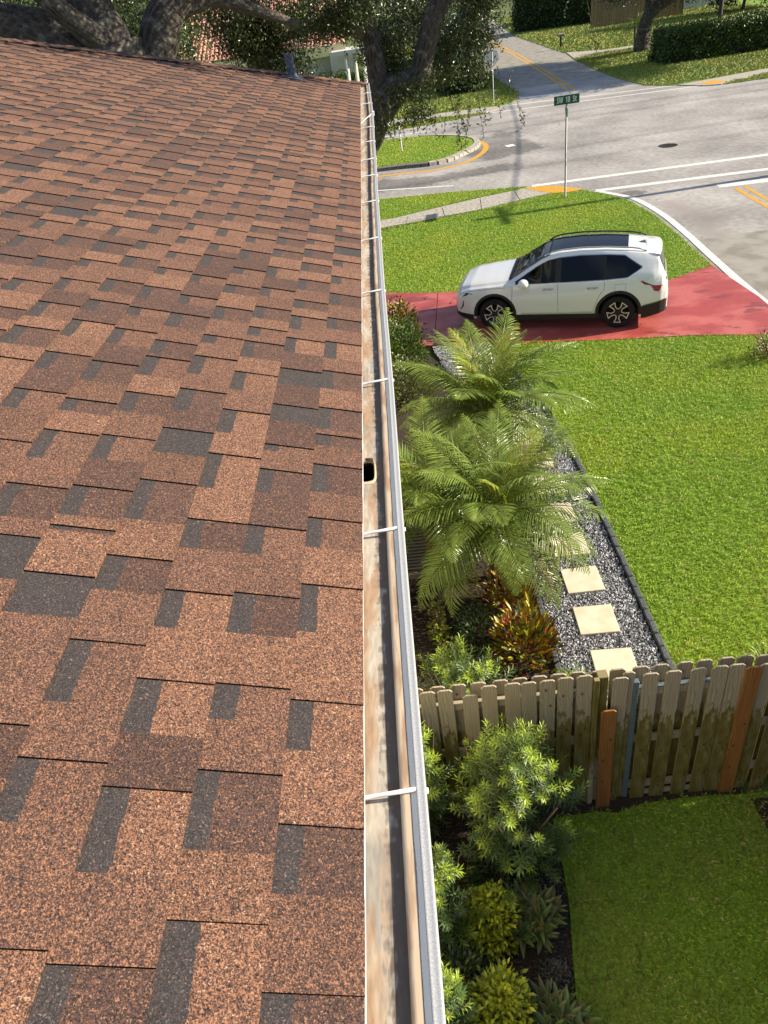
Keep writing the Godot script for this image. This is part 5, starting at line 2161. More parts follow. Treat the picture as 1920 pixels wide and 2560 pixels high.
func build_background_plants():
	hedge("clipped_hedge", "long clipped dark green hedge at the far right corner lot", Vector3(18.0, 0, -53.9), Vector3(48.0, 0, -55.5), 2.6, 1.75, 26, M.hedge_leaf, 71, 1.9)
	hedge("tall_hedge", "tall dark hedge at the end of the side street lawn", Vector3(15.8, 0, -93), Vector3(23.2, 0, -91), 3.0, 6.0, 9, M.hedge_leaf, 72, 3.0, 0.8, "hedge", 0.15)
	hedge("tall_hedge", "tall dark hedge left of the side street behind the traffic sign", Vector3(5.6, 0, -53), Vector3(7.3, 0, -80), 2.4, 3.4, 9, M.hedge_leaf, 73, 2.6, 0.8, "hedge", 0.14)
	# trees closing the view
	var spots := [
		["dense dark tree behind the big oak, at the picture's left edge", Vector3(-13.5, 0, -27), [[Vector3(0, 5.6, 0), Vector3(4.6, 3.6, 2.2)]], 24, 1.0],
		["bushy tree showing between the big oak's limbs", Vector3(-9.0, 0, -30), [[Vector3(0, 5.2, 0), Vector3(3.2, 3.4, 2.2)]], 20, 1.1],
		["bushy tree between the big oak and the clay tile roof", Vector3(-5.9, 0, -27), [[Vector3(0, 4.6, 0), Vector3(1.35, 2.2, 1.3)], [Vector3(0.5, 3.4, 0.4), Vector3(1.2, 1.5, 1.0)]], 34, 1.2],
		["dark tree in front of the right end of the clay tile roof", Vector3(-3.3, 0, -36), [[Vector3(0, 4.2, 0), Vector3(1.4, 1.5, 1.2)], [Vector3(1.0, 3.2, 0), Vector3(1.2, 1.0, 1)]], 26, 0.8],
		["large dark tree closing the end of the side street", Vector3(14.5, 0, -150), [[Vector3(0, 5.5, 0), Vector3(14, 5.5, 4)]], 1.6, 0.7],
		["dark tree left of the side street beyond the tall hedge", Vector3(4.5, 0, -86), [[Vector3(0, 4.5, 0), Vector3(6, 4.2, 4)]], 3.5, 0.8],
		["dark tree behind the wooden fence at the top right", Vector3(34, 0, -80), [[Vector3(0, 3.6, 0), Vector3(7, 3.4, 3)]], 5, 0.6],
		["dark tree at the top right corner behind the hedge", Vector3(48, 0, -74), [[Vector3(0, 4, 0), Vector3(9, 3.8, 3)]], 4, 0.6],
		["dark tree behind the tall hedge at the street's end", Vector3(26, 0, -104), [[Vector3(0, 5, 0), Vector3(12, 5, 3)]], 2.4, 0.7],
		["big tree far behind the clay tile roof", Vector3(-12, 0, -84), [[Vector3(0, 6, 0), Vector3(16, 6, 4)]], 1.7, 0.8],
	]
	spots.append_array([
		["wide dark tree filling the gap left of the big oak's trunk", Vector3(-20, 0, -38), [[Vector3(0, 6.5, 0), Vector3(7, 4.5, 3)]], 9, 0.9],
		["dark tree high between the big oak's two forks", Vector3(-12.5, 0, -44), [[Vector3(0, 7.0, 0), Vector3(5, 3.4, 3)]], 11, 1.0],
	])
	var i := 0
	for s in spots:
		var far_scale := 1.5 if s[1].z > -40 else 3.2
		shrub_tree(s[0], s[1], s[2], s[3], 200 + i, far_scale, s[4])
		i += 1
	hedge("garden_hedge", "bright green hedge in the far garden past the leaning oak", Vector3(-3.5, 0, -57.5), Vector3(2.2, 0, -58.2), 1.6, 1.7, 30, M.hedge_leaf, 74, 1.7, 1.7)
	# slim palm trunk in the far garden
	var pt := thing("slim_tree", "slim bare trunk rising before the bright far hedge", "tree", Vector3(0.75, 0, -52.0))
	limb(pt, "trunk", [Vector3(0.1, 0, 0), Vector3(0.0, 2.0, 0), Vector3(-0.25, 5.5, 0)], 0.2, 0.14, 10)
	crown(pt, "crown", [[Vector3(-0.3, 6.4, 0), Vector3(1.6, 1.0, 1.4)]], 20, oak_twigs, M.oak_leaf, 301, 1.2, 2.0)
	# board fence on the far lawn, boards one by one
	var bf := thing("board_fence", "tan vertical board fence at the back of the far lawn", "fence", Vector3(21.4, 0, -84))
	for k in 46:
		var st := nst()
		box(st, at(Vector3(k * 0.19, 1.3, rng.randf_range(-0.015, 0.015))), Vector3(0.175, 2.6, 0.03), W1 * rng.randf_range(0.8, 1.1))
		obj(st, "board", M.far_board, bf)
	# pygmy palm beside the far oak
	palm("small_palm", "small feather palm beside the far oak's trunk", Vector3(19.5, 0, -64.0), 1.35, Vector3.ZERO, 20, 0.98, 31, 0.9)
	# tall clipped hedge just out of view, shading the back garden
	hedge("boundary_hedge", "tall clipped boundary hedge along the right side of the back garden", Vector3(4.35, 0, -4.0), Vector3(4.35, 0, 5.0), 0.9, 3.1, 60, M.hedge_leaf, 75, 1.6)
	shrub_tree("added unseen tree behind the camera, blocking skylight over the back garden", Vector3(5.6, 0, 5.2), [[Vector3(0, 7.0, 0), Vector3(4.6, 2.4, 3.4)], [Vector3(-4.0, 8.4, 0.8), Vector3(3.0, 1.6, 2.6)], [Vector3(-1.6, 5.5, -3.7), Vector3(2.2, 0.9, 1.5)]], 30, 290, 1.6, 1.0)  # made-up tree out of view, added to dim the sky over the lawn
	# dark building at the top right
	var dh := thing("dark_house", "shaded pale house wall at the top right behind the trees", "house", Vector3(30, 0, -92))
	var st2 := nst()
	box(st2, at(Vector3(0, 1.8, 0)), Vector3(12, 3.6, 5))
	obj(st2, "wall", M.white_wall, dh)
	st2 = nst()
	box(st2, at(Vector3(0, 3.8, 0)), Vector3(13, 0.4, 6))
	obj(st2, "roof", M.concrete_old, dh)

# ------------------------------------------------------------------ palms
func frond(ln: float, elev: float, bend: float, tint: Color, sd: int) -> Mesh:
	# feather frond leaving the origin along +x at an elevation, arching over by bend
	var r := RandomNumberGenerator.new()
	r.seed = sd
	var st := nst()
	var n := 44
	var p := Vector3.ZERO
	var a := elev
	var pts := [p]
	var rad := [0.011]
	var dirs := [Vector3(cos(a), sin(a), 0)]
	for i in n:
		a = elev - bend * pow(float(i + 1) / n, 1.25)
		var d := Vector3(cos(a), sin(a), 0)
		p += d * ln / n
		pts.append(p)
		dirs.append(d)
		rad.append(lerpf(0.010, 0.002, float(i + 1) / n))
	var rc := tint * Color(1.15, 1.1, 0.8)
	rc.a = 1
	tube(st, pts, rad, 5, rc)
	for i in range(5, n + 1):
		var t := float(i) / n
		var d: Vector3 = dirs[i]
		var up := Vector3(-d.y, d.x, 0)
		var ll := 0.31 * sin(PI * clampf(0.16 + t * 0.80, 0, 1)) * r.randf_range(0.9, 1.08) * ln / 1.2
		for s in [-1.0, 1.0]:
			var fw := lerpf(0.45, 1.5, t)
			var dir := (Vector3(0, 0, s) + d * fw + up * 0.42 + rdir(r) * 0.06).normalized()
			var c := tint * r.randf_range(0.85, 1.18)
			c.a = 1
			leaf(st, pts[i], dir, (up + dir * -0.1 + Vector3(0, 0, -s * 0.35)).normalized(), ll, 0.0135, r.randf_range(0.7, 1.35), c, 0.5, 4)
	return fin(st)

var frond_cache := {}
func palm(called: String, label: String, base: Vector3, height: float, lean: Vector3, count: int, size: float, sd: int, dull := 1.0):
	var r := RandomNumberGenerator.new()
	r.seed = sd
	var o := thing(called, label, "palm", base, 0.0)
	var top := Vector3(0, height, 0) + lean
	# trunk wrapped in old leaf bases
	var st := nst()
	var P := []
	var R := []
	for i in 9:
		var t := i / 8.0
		P.append(Vector3(0, height * t, 0) + lean * t * t)
		R.append((0.055 + 0.02 * t) * r.randf_range(0.94, 1.06))
	tube(st, P, R, 10, W1, true, 1.5)
	var tr := obj(st, "trunk", M.bark, o)
	st = nst()
	for i in int(height * 75):
		var t := float(i) / (height * 75)
		var c := Vector3(0, height * t, 0) + lean * t * t
		var a := i * 2.4
		var d := Vector3(cos(a), 0, sin(a))
		leaf(st, c + d * 0.045, (d + Vector3(0, 1.1, 0)).normalized(), d, 0.06, 0.03, -0.2, Color(0.32, 0.26, 0.16) * r.randf_range(0.7, 1.2), 0.1)
	obj(st, "leaf_bases", M.mixed_leaf, tr)
	# fronds from old and drooping to young and upright
	for i in count:
		var f := float(i) / (count - 1)
		var key := "%d_%d" % [int(f * 7.99), i % 2]
		if not frond_cache.has(key):
			var f2 := int(f * 7.99) / 7.0
			var tint := Color(0.105, 0.160, 0.028).lerp(Color(0.170, 0.240, 0.046), f2)
			if f2 > 0.9:
				tint = Color(0.27, 0.31, 0.04) if i % 2 == 0 else Color(0.15, 0.22, 0.05)
			if f2 < 0.1:
				tint = Color(0.19, 0.18, 0.045)
			frond_cache[key] = frond(1.22, lerpf(-0.15, 1.45, pow(f2, 0.75)), lerpf(1.5, 0.80, f2), tint, 500 + frond_cache.size())
		var yaw := i * 2.39996 + r.randf_range(-0.25, 0.25)
		var s := size * r.randf_range(0.88, 1.08) * (0.86 if f > 0.94 else 1.0)
		var b := Basis(Vector3.UP, yaw) * Basis(Vector3(1, 0, 0), r.randf_range(-0.35, 0.35))
		inst(frond_cache[key], "frond", M.palm_tinted, o, Transform3D(b.scaled(Vector3.ONE * s), top + b.x * 0.02))
	return o

# ------------------------------------------------------------------ garden plants
func shoot(sd: int, n: int, stem: float, ln: float, wd: float, c0: Color, c1: Color) -> Mesh:
	# an upright shoot with strap leaves all round, paler toward its tip
	var r := RandomNumberGenerator.new()
	r.seed = sd
	var st := nst()
	tube(st, [Vector3.ZERO, Vector3(0.01, stem * 0.5, 0), Vector3(0, stem, 0)], [0.004, 0.003, 0.002], 4, Color(0.10, 0.12, 0.04))
	for i in n:
		var t := pow(float(i) / n, 0.8)
		var a := i * 2.39996
		var rise := lerpf(0.15, 1.3, pow(t, 2.5))
		var d := (Vector3(cos(a), rise, sin(a)) + rdir(r) * 0.12).normalized()
		var c := c0.lerp(c1, pow(t, 2.2)) * r.randf_range(0.85, 1.15)
		c.a = 1
		leaf(st, Vector3(0, stem * t, 0), d, Vector3.UP, ln * (1.0 - 0.35 * t) * r.randf_range(0.85, 1.1), wd, 0.25, c, 0.15)
	return fin(st)

var shoots := []
func podocarpus(label: String, base: Vector3, h: float, w: float, count: int, sd: int, bright := 1.0):
	if shoots.is_empty():
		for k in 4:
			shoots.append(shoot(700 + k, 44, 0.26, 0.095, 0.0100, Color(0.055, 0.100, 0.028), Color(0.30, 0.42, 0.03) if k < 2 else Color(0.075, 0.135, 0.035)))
	var r := RandomNumberGenerator.new()
	r.seed = sd
	var o := thing("needle_shrub", label, "shrub", base)
	# a few stems
	var tips := []
	for i in 7:
		var a := TAU * i / 7.0 + r.randf_range(-0.3, 0.3)
		var d := Vector3(cos(a) * w * 0.5, h * r.randf_range(0.7, 0.95), sin(a) * w * 0.5)
		var st := nst()
		tube(st, [Vector3(cos(a), 0, sin(a)) * 0.04, d * Vector3(0.35, 0.45, 0.35), d * Vector3(0.8, 0.9, 0.8)], [0.014, 0.010, 0.004], 6)
		obj(st, "stem", M.stem, o)
	var xf := [[], [], [], []]
	var cols := [[], [], [], []]
	for i in count:
		var t := pow(r.randf(), 0.75)
		var a := r.randf() * TAU
		# widest at two thirds, ragged outline
		var rr := w * 0.5 * sin(PI * clampf(0.12 + 0.80 * t, 0, 1)) * pow(r.randf(), 0.42) * r.randf_range(0.85, 1.15)
		var p := Vector3(cos(a) * rr, 0.08 + t * h * 0.92 + r.randf_range(-0.05, 0.05), sin(a) * rr)
		var d := (Vector3(cos(a), 0, sin(a)) * lerpf(1.0, 0.45, t) + Vector3(0, lerpf(0.25, 1.0, t), 0) + rdir(r) * 0.35).normalized()
		var q := Quaternion(Vector3.UP, d)
		var s := r.randf_range(0.75, 1.2)
		# fresh pale shoots mostly high, dark ones low, painting in the lower half's shade
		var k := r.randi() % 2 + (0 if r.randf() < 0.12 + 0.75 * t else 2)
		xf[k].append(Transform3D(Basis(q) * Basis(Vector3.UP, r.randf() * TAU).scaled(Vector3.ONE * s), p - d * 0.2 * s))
		var g := r.randf_range(0.75, 1.25) * bright
		cols[k].append(Color(g, g, g))
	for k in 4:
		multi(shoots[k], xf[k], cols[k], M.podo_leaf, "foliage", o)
	return o

func mound(called: String, label: String, cat: String, base: Vector3, w: float, h: float, n: int, ln: float, wd: float, pal: Array, m: Material, sd: int, upright := 0.6, segs := 2):
	# leafy mound: leaves on short stems through a domed volume
	var r := RandomNumberGenerator.new()
	r.seed = sd
	var o := thing(called, label, cat, base)
	var st := nst()
	for i in 9:
		var a := TAU * i / 9.0 + r.randf()
		tube(st, [Vector3(0, 0, 0), Vector3(cos(a) * w * 0.18, h * 0.45, sin(a) * w * 0.18), Vector3(cos(a) * w * 0.34, h * 0.8, sin(a) * w * 0.34)], [0.010, 0.007, 0.003], 5)
	obj(st, "stem", M.stem, o)
	st = nst()
	for i in n:
		var d := rdir(r)
		d.y = absf(d.y)
		var f := pow(r.randf(), 0.33)
		var p := Vector3(d.x * w * 0.5, d.y * h, d.z * w * 0.5) * f * r.randf_range(0.8, 1.1)
		var dir := (Vector3(d.x, upright, d.z) + rdir(r) * 0.55).normalized()
		var c: Color = pal[r.randi() % pal.size()] * r.randf_range(0.75, 1.2)
		c.a = 1
		leaf(st, p, dir, (Vector3.UP + rdir(r) * 0.4).normalized(), ln * r.randf_range(0.75, 1.2), wd * r.randf_range(0.8, 1.2), r.randf_range(0.1, 0.5), c, 0.3, segs)
	obj(st, "foliage", m, o)
	return o

func rosette_plant(label: String, base: Vector3, heads: int, spread: float, sd: int):
	# clump of rosettes of broad lance leaves, green above and purple below; every leaf a part
	var r := RandomNumberGenerator.new()
	r.seed = sd
	var o := thing("rosette_plant", label, "plant", base)
	var kinds := []
	for k in 4:
		var st := nst()
		var c: Color = [Color(0.085, 0.135, 0.035), Color(0.105, 0.155, 0.040), Color(0.120, 0.115, 0.045), Color(0.090, 0.115, 0.040)][k]
		leaf(st, Vector3.ZERO, Vector3(1, 0.55, 0).normalized(), Vector3.UP, 0.19, 0.040, 0.3, c, 0.35, 6)
		kinds.append(fin(st))
	for i in heads:
		var a := i * 2.4
		var c := Vector3(cos(a), 0, sin(a)) * spread * sqrt(float(i) / heads)
		c.y = 0.20 + r.randf_range(0, 0.06) - 1.6 * (c.x * c.x + c.z * c.z)
		for j in 13:
			var b := Basis(Vector3.UP, j * 2.39996 + r.randf_range(-0.2, 0.2)) * Basis(Vector3(0, 0, 1), r.randf_range(-0.35, 0.45) + 0.04 * j)
			inst(kinds[r.randi() % 4], "leaf", M.mixed_leaf, o, Transform3D(b.scaled(Vector3.ONE * r.randf_range(0.75, 1.15)), c))

func build_garden():
	# three feather palms in the bed
	palm("feather_palm", "feather palm nearest the driveway, with a tall upright yellow-green frond", Vector3(1.0, 0.03, -9.9), 1.62, Vector3(0.0, 0, 0.85), 58, 1.20, 11)
	palm("feather_palm", "feather palm nearest the wooden fence, arching over the gravel path", Vector3(0.84, 0.03, -7.5), 1.32, Vector3(0.0, 0, 0.45), 56, 1.16, 12)
	palm("feather_palm", "feather palm tucked against the gutter edge, left of the other two", Vector3(0.12, 0.03, -7.2), 1.35, Vector3(-0.05, 0, -0.25), 40, 1.12, 13)
	# needle-leaved shrubs on both sides of the fence
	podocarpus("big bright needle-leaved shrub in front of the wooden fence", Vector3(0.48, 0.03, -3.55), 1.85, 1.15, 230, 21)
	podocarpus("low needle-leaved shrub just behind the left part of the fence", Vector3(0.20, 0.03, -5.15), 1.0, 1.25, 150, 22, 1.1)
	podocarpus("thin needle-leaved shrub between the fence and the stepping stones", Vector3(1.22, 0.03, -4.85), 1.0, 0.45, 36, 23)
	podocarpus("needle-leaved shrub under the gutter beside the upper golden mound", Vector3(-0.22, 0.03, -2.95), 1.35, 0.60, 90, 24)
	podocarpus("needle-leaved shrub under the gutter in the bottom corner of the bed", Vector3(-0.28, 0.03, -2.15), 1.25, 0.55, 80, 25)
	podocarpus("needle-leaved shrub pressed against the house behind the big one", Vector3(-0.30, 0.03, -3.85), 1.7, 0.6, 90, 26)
	# golden mounds
	var gold := [Color(0.36, 0.42, 0.016), Color(0.44, 0.48, 0.02), Color(0.28, 0.34, 0.016), Color(0.20, 0.24, 0.016)]
	mound("golden_mound", "yellow-green leafy mound farthest from the camera in the shaded bed", "shrub", Vector3(0.17, 0.03, -3.0), 0.52, 0.62, 1500, 0.052, 0.026, gold, M.mixed_leaf, 31, 0.6)
	mound("golden_mound", "yellow-green leafy mound, middle one of the three in the shaded bed", "shrub", Vector3(0.16, 0.03, -2.36), 0.54, 0.60, 1500, 0.052, 0.026, gold, M.mixed_leaf, 32, 0.6)
	mound("golden_mound", "yellow-green leafy mound cut by the bottom edge of the picture", "shrub", Vector3(0.20, 0.03, -1.86), 0.54, 0.58, 1500, 0.052, 0.026, gold, M.mixed_leaf, 33, 0.6)
	rosette_plant("clump of dark lance-leaved rosettes between the golden mounds and back lawn", Vector3(0.50, 0.03, -3.0), 16, 0.20, 41)
	rosette_plant("clump of dark lance-leaved rosettes at the bottom edge of the bed", Vector3(0.52, 0.03, -2.18), 16, 0.21, 42)
	var cover := [Color(0.05, 0.08, 0.035), Color(0.10, 0.075, 0.075), Color(0.14, 0.10, 0.10), Color(0.06, 0.09, 0.05)]
	mound("ground_cover", "low pinkish ground cover at the head of the shaded bed", "plant", Vector3(0.55, 0.03, -3.52), 0.50, 0.12, 520, 0.028, 0.016, cover, M.mixed_leaf, 43, 0.6)
	mound("ground_cover", "low pinkish ground cover between the two rosette clumps", "plant", Vector3(0.62, 0.03, -2.62), 0.28, 0.10, 300, 0.028, 0.016, cover, M.mixed_leaf, 44, 0.6)
	var filler := [Color(0.05, 0.09, 0.03), Color(0.07, 0.12, 0.03), Color(0.035, 0.06, 0.025)]
	mound("filler_plant", "low dark green plant at the foot of the big needle-leaved shrub", "plant", Vector3(0.28, 0.03, -3.42), 0.55, 0.35, 700, 0.06, 0.022, filler, M.mixed_leaf, 45, 0.7)
	mound("filler_plant", "dark green plant behind the two upper golden mounds", "plant", Vector3(-0.12, 0.03, -2.62), 0.5, 0.42, 700, 0.06, 0.022, filler, M.mixed_leaf, 46, 0.7)
	mound("filler_plant", "low dark green plant between the bottom golden mound and gutter", "plant", Vector3(-0.08, 0.03, -1.95), 0.5, 0.40, 600, 0.06, 0.022, filler, M.mixed_leaf, 47, 0.7)
	mound("filler_plant", "low dark green plant under the palm fronds beside the croton", "plant", Vector3(0.52, 0.03, -6.5), 0.7, 0.35, 700, 0.07, 0.026, filler, M.mixed_leaf, 48, 0.7)
	# crotons
	var cro := [Color(0.46, 0.34, 0.02), Color(0.22, 0.26, 0.025), Color(0.36, 0.25, 0.015), Color(0.30, 0.10, 0.015), Color(0.26, 0.035, 0.015), Color(0.09, 0.12, 0.018), Color(0.14, 0.16, 0.018), Color(0.05, 0.03, 0.018), Color(0.42, 0.32, 0.02)]
	mound("croton_shrub", "red and yellow croton beside the gravel path, behind the fence", "shrub", Vector3(0.98, 0.03, -6.05), 0.78, 0.72, 900, 0.13, 0.036, cro, M.mixed_leaf, 51, 1.5, 3)
	mound("croton_shrub", "smaller red and green croton under the palm fronds by the path", "shrub", Vector3(0.92, 0.03, -6.85), 0.65, 0.70, 600, 0.13, 0.036, cro, M.mixed_leaf, 52, 1.5, 3)
	mound("croton_shrub", "yellow and orange croton at the driveway's inner edge, by the gutter", "shrub", Vector3(-0.02, 0.03, -15.55), 0.95, 1.05, 2200, 0.09, 0.042, [Color(0.34, 0.22, 0.015), Color(0.24, 0.12, 0.012), Color(0.08, 0.13, 0.015), Color(0.06, 0.10, 0.015), Color(0.09, 0.15, 0.015), Color(0.36, 0.28, 0.02)], M.mixed_leaf, 53, 1.0)
	var gr := [Color(0.07, 0.13, 0.018), Color(0.10, 0.17, 0.02), Color(0.05, 0.09, 0.015)]
	mound("green_bush", "rounded green bush between the croton and the feather palms", "shrub", Vector3(0.0, 0.03, -14.55), 1.0, 1.0, 3200, 0.06, 0.040, gr, M.mixed_leaf, 54, 0.7)
	mound("green_bush", "light green bush squeezed against the gutter by the driveway", "shrub", Vector3(-0.42, 0.03, -14.3), 0.8, 1.25, 2200, 0.06, 0.038, [Color(0.15, 0.24, 0.02), Color(0.20, 0.30, 0.03)], M.mixed_leaf, 55, 0.7)
	mound("green_bush", "low olive bush under the farthest palm, near the house", "shrub", Vector3(-0.05, 0.03, -12.9), 1.2, 0.95, 2400, 0.06, 0.036, [Color(0.09, 0.12, 0.02), Color(0.14, 0.16, 0.02), Color(0.06, 0.09, 0.015)], M.mixed_leaf, 56, 0.7)
	mound("climber_plant", "yellow-green leaves climbing the palm trunk by the gutter", "plant", Vector3(0.02, 0.03, -6.45), 0.22, 0.75, 240, 0.055, 0.04, [Color(0.16, 0.20, 0.02), Color(0.22, 0.25, 0.03), Color(0.10, 0.10, 0.02)], M.mixed_leaf, 57, 0.6)
	mound("climber_plant", "pale yellow-green leaves low in the mulch under the palm fronds", "plant", Vector3(0.14, 0.03, -6.05), 0.22, 0.42, 170, 0.055, 0.04, [Color(0.20, 0.26, 0.03), Color(0.28, 0.32, 0.04), Color(0.12, 0.10, 0.02)], M.mixed_leaf, 58, 0.6)
	mound("feathery_plant", "pale feathery plant at the right edge, just beyond the fence", "plant", Vector3(3.52, 0.03, -5.35), 0.55, 0.5, 330, 0.13, 0.012, [Color(0.30, 0.40, 0.04), Color(0.22, 0.32, 0.04)], M.mixed_leaf, 59, 1.1, 3)
	mound("dark_bush", "dark red-leaved bush at the right edge beside the driveway", "shrub", Vector3(6.78, 0.03, -12.75), 0.7, 0.6, 500, 0.07, 0.03, [Color(0.10, 0.02, 0.015), Color(0.05, 0.06, 0.02), Color(0.16, 0.05, 0.02)], M.mixed_leaf, 60, 0.8)
	# air-conditioning unit by the wall
	var ac := thing("condenser_unit", "pale grey air conditioning unit half hidden by palm fronds", "air conditioner", Vector3(-0.22, 0.03, -8.05))
	var grey := sm(c8(168, 170, 168), 0.55)
	var st := nst()
	box(st, at(Vector3(0, 0.05, 0)), Vector3(0.85, 0.10, 0.85), W1, 0.01)
	obj(st, "pad", M.concrete, ac)
	st = nst()
	box(st, at(Vector3(0, 0.48, 0)), Vector3(0.68, 0.72, 0.68))
	obj(st, "coil", M.dark_gap, ac)
	for k in 13:
		st = nst()
		box(st, at(Vector3(0, 0.15 + k * 0.055, 0)), Vector3(0.74, 0.026, 0.74), W1, 0.008)
		obj(st, "louvre", grey, ac)
	st = nst()
	lathe(st, at(Vector3(0, 0.88, 0)), [Vector2(0.30, 0.0), Vector2(0.30, 0.05), Vector2(0.36, 0.06), Vector2(0.40, 0.03), Vector2(0.40, -0.02)], 28)
	box(st, at(Vector3(0, 0.865, 0)), Vector3(0.76, 0.03, 0.76), W1, 0.01)
	obj(st, "top_ring", grey, ac)
	st = nst()
	for k in 9:
		lathe(st, at(Vector3(0, 0.93 - 0.001 * k, 0)), [Vector2(0.03 + k * 0.033, 0.0), Vector2(0.036 + k * 0.033, 0.004), Vector2(0.042 + k * 0.033, 0.0)], 24)
	obj(st, "fan_grille", M.black_plastic, ac)
	# mulch chips
	var r := RandomNumberGenerator.new()
	r.seed = 66
	var xf := []
	var cols := []
	for i in 9000:
		var p := Vector2(r.randf_range(-0.7, 1.3), r.randf_range(-9.0, -1.4))
		if p.y > -4.0 and p.x > 0.84 - maxf(0, p.y + 3.2) * 0.12:
			continue
		var s := Vector3(r.randf_range(0.012, 0.035), 0.006, r.randf_range(0.005, 0.012))
		xf.append(Transform3D(Basis.from_euler(Vector3(r.randf_range(-0.4, 0.4), r.randf() * TAU, r.randf_range(-0.4, 0.4))).scaled(s), Vector3(p.x, 0.036 + r.randf() * 0.01, p.y)))
		var g := r.randf_range(0.02, 0.10)
		cols.append(Color(g, g * 0.8, g * 0.65))
	var mc := multi(rock(9), xf, cols, M.gravel, "mulch_chips", self)
	mc.set_meta("kind", "stuff")
	mc.set_meta("label", "dark mulch chips covering the planting bed")
	mc.set_meta("category", "mulch")

# ------------------------------------------------------------------ grass
func tuft(sd: int, n: int, h: float, wd: float, spread: float) -> Mesh:
	var r := RandomNumberGenerator.new()
	r.seed = sd
	var st := nst()
	for i in n:
		var a := r.randf() * TAU
		var d := Vector3(cos(a), r.randf_range(0.35, 1.5), sin(a)).normalized()
		var c := W1 * r.randf_range(0.7, 1.3)
		c.a = 1
		leaf(st, Vector3(r.randf_range(-1, 1) * spread, 0, r.randf_range(-1, 1) * spread), d, Vector3(-d.z, 0.3, d.x), h * r.randf_range(0.6, 1.2), wd, r.randf_range(0.2, 1.0), c, 0.2)
	return fin(st)

func lawn(called: String, label: String, poly: Array, step: float, meshes: Array, sc: float, tone: Color, sd: int, clipx := [-1.2, 30.0], tone2 := Color(0, 0, 0, 0)):
	var r := RandomNumberGenerator.new()
	r.seed = sd
	var nz := FastNoiseLite.new()
	nz.seed = sd
	nz.frequency = 0.35
	nz.fractal_octaves = 4
	var pk := PackedVector2Array()
	var lo := Vector2(1e9, 1e9)
	var hi := -lo
	for p in poly:
		var q := Vector2(p[0], p[1])
		pk.append(q)
		lo = lo.min(q)
		hi = hi.max(q)
	lo.x = maxf(lo.x, clipx[0])
	hi.x = minf(hi.x, clipx[1])
	var root := Node3D.new()
	root.name = numbered(called)
	root.set_meta("kind", "stuff")
	root.set_meta("label", label)
	root.set_meta("category", "grass")
	add_child(root)
	var xf := []
	var cols := []
	for k in meshes.size():
		xf.append([])
		cols.append([])
	var x := lo.x
	while x < hi.x:
		var z := lo.y
		while z < hi.y:
			var p := Vector2(x + r.randf_range(-0.6, 0.6) * step, z + r.randf_range(-0.6, 0.6) * step)
			if Geometry2D.is_point_in_polygon(p, pk):
				var k := r.randi() % meshes.size()
				var s := sc * r.randf_range(0.75, 1.25)
				xf[k].append(Transform3D(Basis.from_euler(Vector3(r.randf_range(-0.25, 0.25), r.randf() * TAU, r.randf_range(-0.25, 0.25))).scaled(Vector3(s, s * r.randf_range(0.75, 1.2), s)), Vector3(p.x, 0.035, p.y)))
				var n := nz.get_noise_2dv(p)
				var t2 := tone2 if tone2.a > 0.0 else Color(tone.r * 1.35, tone.g * 1.10, tone.b * 1.1)
				var c := tone.lerp(t2, clampf(0.4 + n * 2.0, 0, 1)) * r.randf_range(0.75, 1.25)
				if r.randf() < 0.05:
					c = Color(0.30, 0.26, 0.10) * (tone.g / 0.25)
				c.a = 1
				cols[k].append(c)
			z += step
		x += step
	for k in meshes.size():
		var o := multi(meshes[k], xf[k], cols[k], M.grass, "blades", root)
		o.set_meta("kind", "stuff")

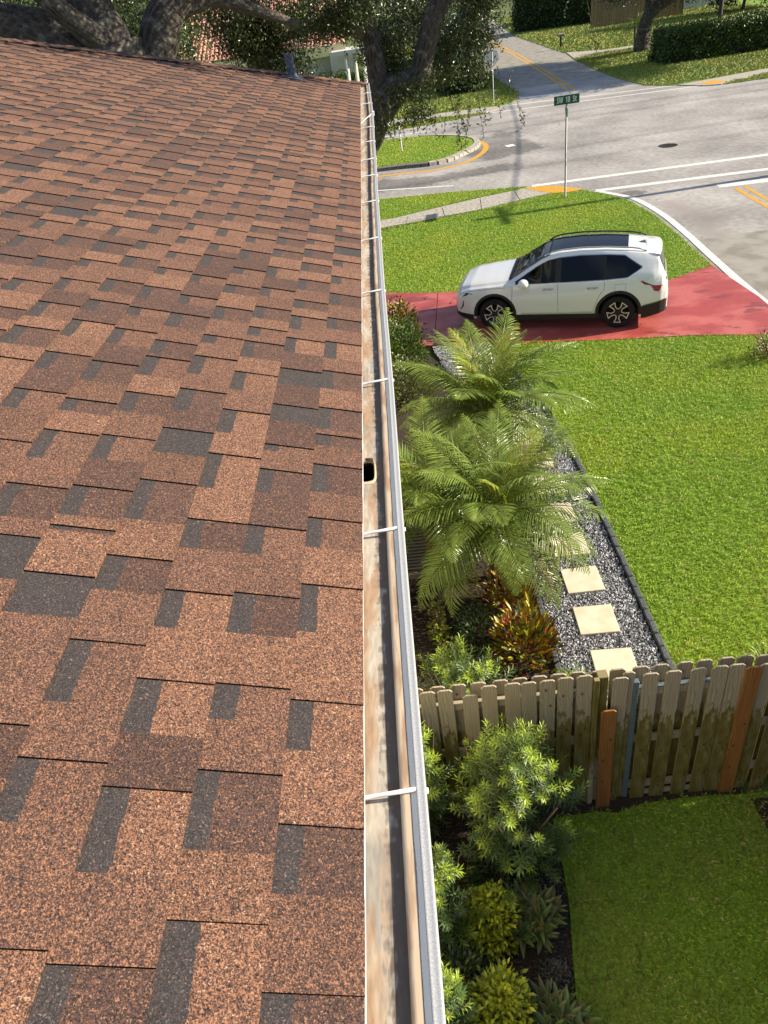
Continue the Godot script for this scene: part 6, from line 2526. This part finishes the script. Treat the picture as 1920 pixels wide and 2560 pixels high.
func build_lawns():
	var fine := [tuft(801, 11, 0.046, 0.0068, 0.034), tuft(802, 11, 0.046, 0.0068, 0.034)]
	var wide := [tuft(803, 10, 0.075, 0.013, 0.06)]
	var lit := Color(0.330, 0.490, 0.036)
	var mild := Color(0.245, 0.310, 0.045)
	lawn("turf", "sunlit green turf of the front lawn beside the gravel path", beds.front_lawn, 0.045, fine, 1.0, lit, 1, [1.8, 7.6])
	lawn("turf", "sunlit green turf of the corner lawn beyond the car", beds.corner_lawn, 0.055, fine, 1.1, lit, 2, [-1.5, 8])
	lawn("turf", "narrow turf strip between the pavement and the street", beds.verge_lawn, 0.06, fine, 1.15, lit, 3, [-1.5, 8])
	lawn("turf", "shaded turf of the back garden in front of the fence", beds.back_lawn, 0.036, fine, 0.95, lit, 4, [0.6, 3.6], Color(0.32, 0.34, 0.07, 1))
	lawn("turf", "turf strip on the far side of the street under the oak", beds.far_verge, 0.11, wide, 1.3, mild, 5, [-1.5, 8])
	lawn("turf", "turf around the traffic sign at the far street corner", beds.northwest_lawn, 0.16, wide, 1.8, mild, 6, [-4, 9])
	lawn("turf", "turf in front of the clipped far hedge", beds.hedge_lawn, 0.15, wide, 1.8, mild, 7, [14, 34])
	lawn("turf", "turf wedge along the street in the far right corner", beds.corner_verge, 0.15, wide, 1.8, mild, 8, [14, 34])
	lawn("turf", "turf of the far lawn behind the mailbox", beds.northeast_lawn, 0.22, wide, 2.6, mild, 9, [14, 36])
	var isl := smooth_line([[-9, -34.4], [-0.24, -34.35], [2.2, -34.1], [3.35, -35.25], [4.02, -36.5], [3.92, -38.0], [2.6, -39.5], [-0.1, -40.5], [-9, -41.0]], 5)
	var before := get_child_count()
	lawn("turf", "bright turf on the kerbed traffic island", isl, 0.075, fine, 1.3, lit, 10, [-1.5, 5])
	get_child(before).position.y = 0.085
const VALLEYS := {0: [0.38, 0.46, 0.6, 0.72, 0.87, 0.99, 1.18, 1.34, 1.48, 1.61, 1.73, 1.88, 1.99, 2.06, 2.09, 2.24, 2.38, 2.53, 2.64, 2.8], 1: [0.41, 0.55, 0.66, 0.81, 0.92, 1.01, 1.15, 1.28, 1.42, 1.54, 1.69, 1.81, 1.91, 1.95, 2.1, 2.21, 2.36, 2.49, 2.63, 2.77], 2: [0.37, 0.48, 0.61, 0.76, 0.87, 1, 1.14, 1.26, 1.41, 1.53, 1.67, 1.85, 1.97, 2.12, 2.26, 2.4, 2.52, 2.67, 2.72, 2.81], 3: [0.68, 0.8, 0.92, 1.08, 1.23, 1.35, 1.49, 1.67, 1.81, 1.95, 2.06, 2.21, 2.32, 2.47, 2.58, 2.66], 4: [1.13, 1.26, 1.41, 1.43, 1.47, 1.6, 1.73, 1.86, 2, 2.13, 2.25, 2.4, 2.42, 2.54], 5: [1.43, 1.57, 1.69, 1.84, 1.95, 2.03, 2.15, 2.3, 2.44, 2.58], 6: [1.92, 2.04, 2.18, 2.31, 2.44, 2.59], 7: [2.31, 2.46]}
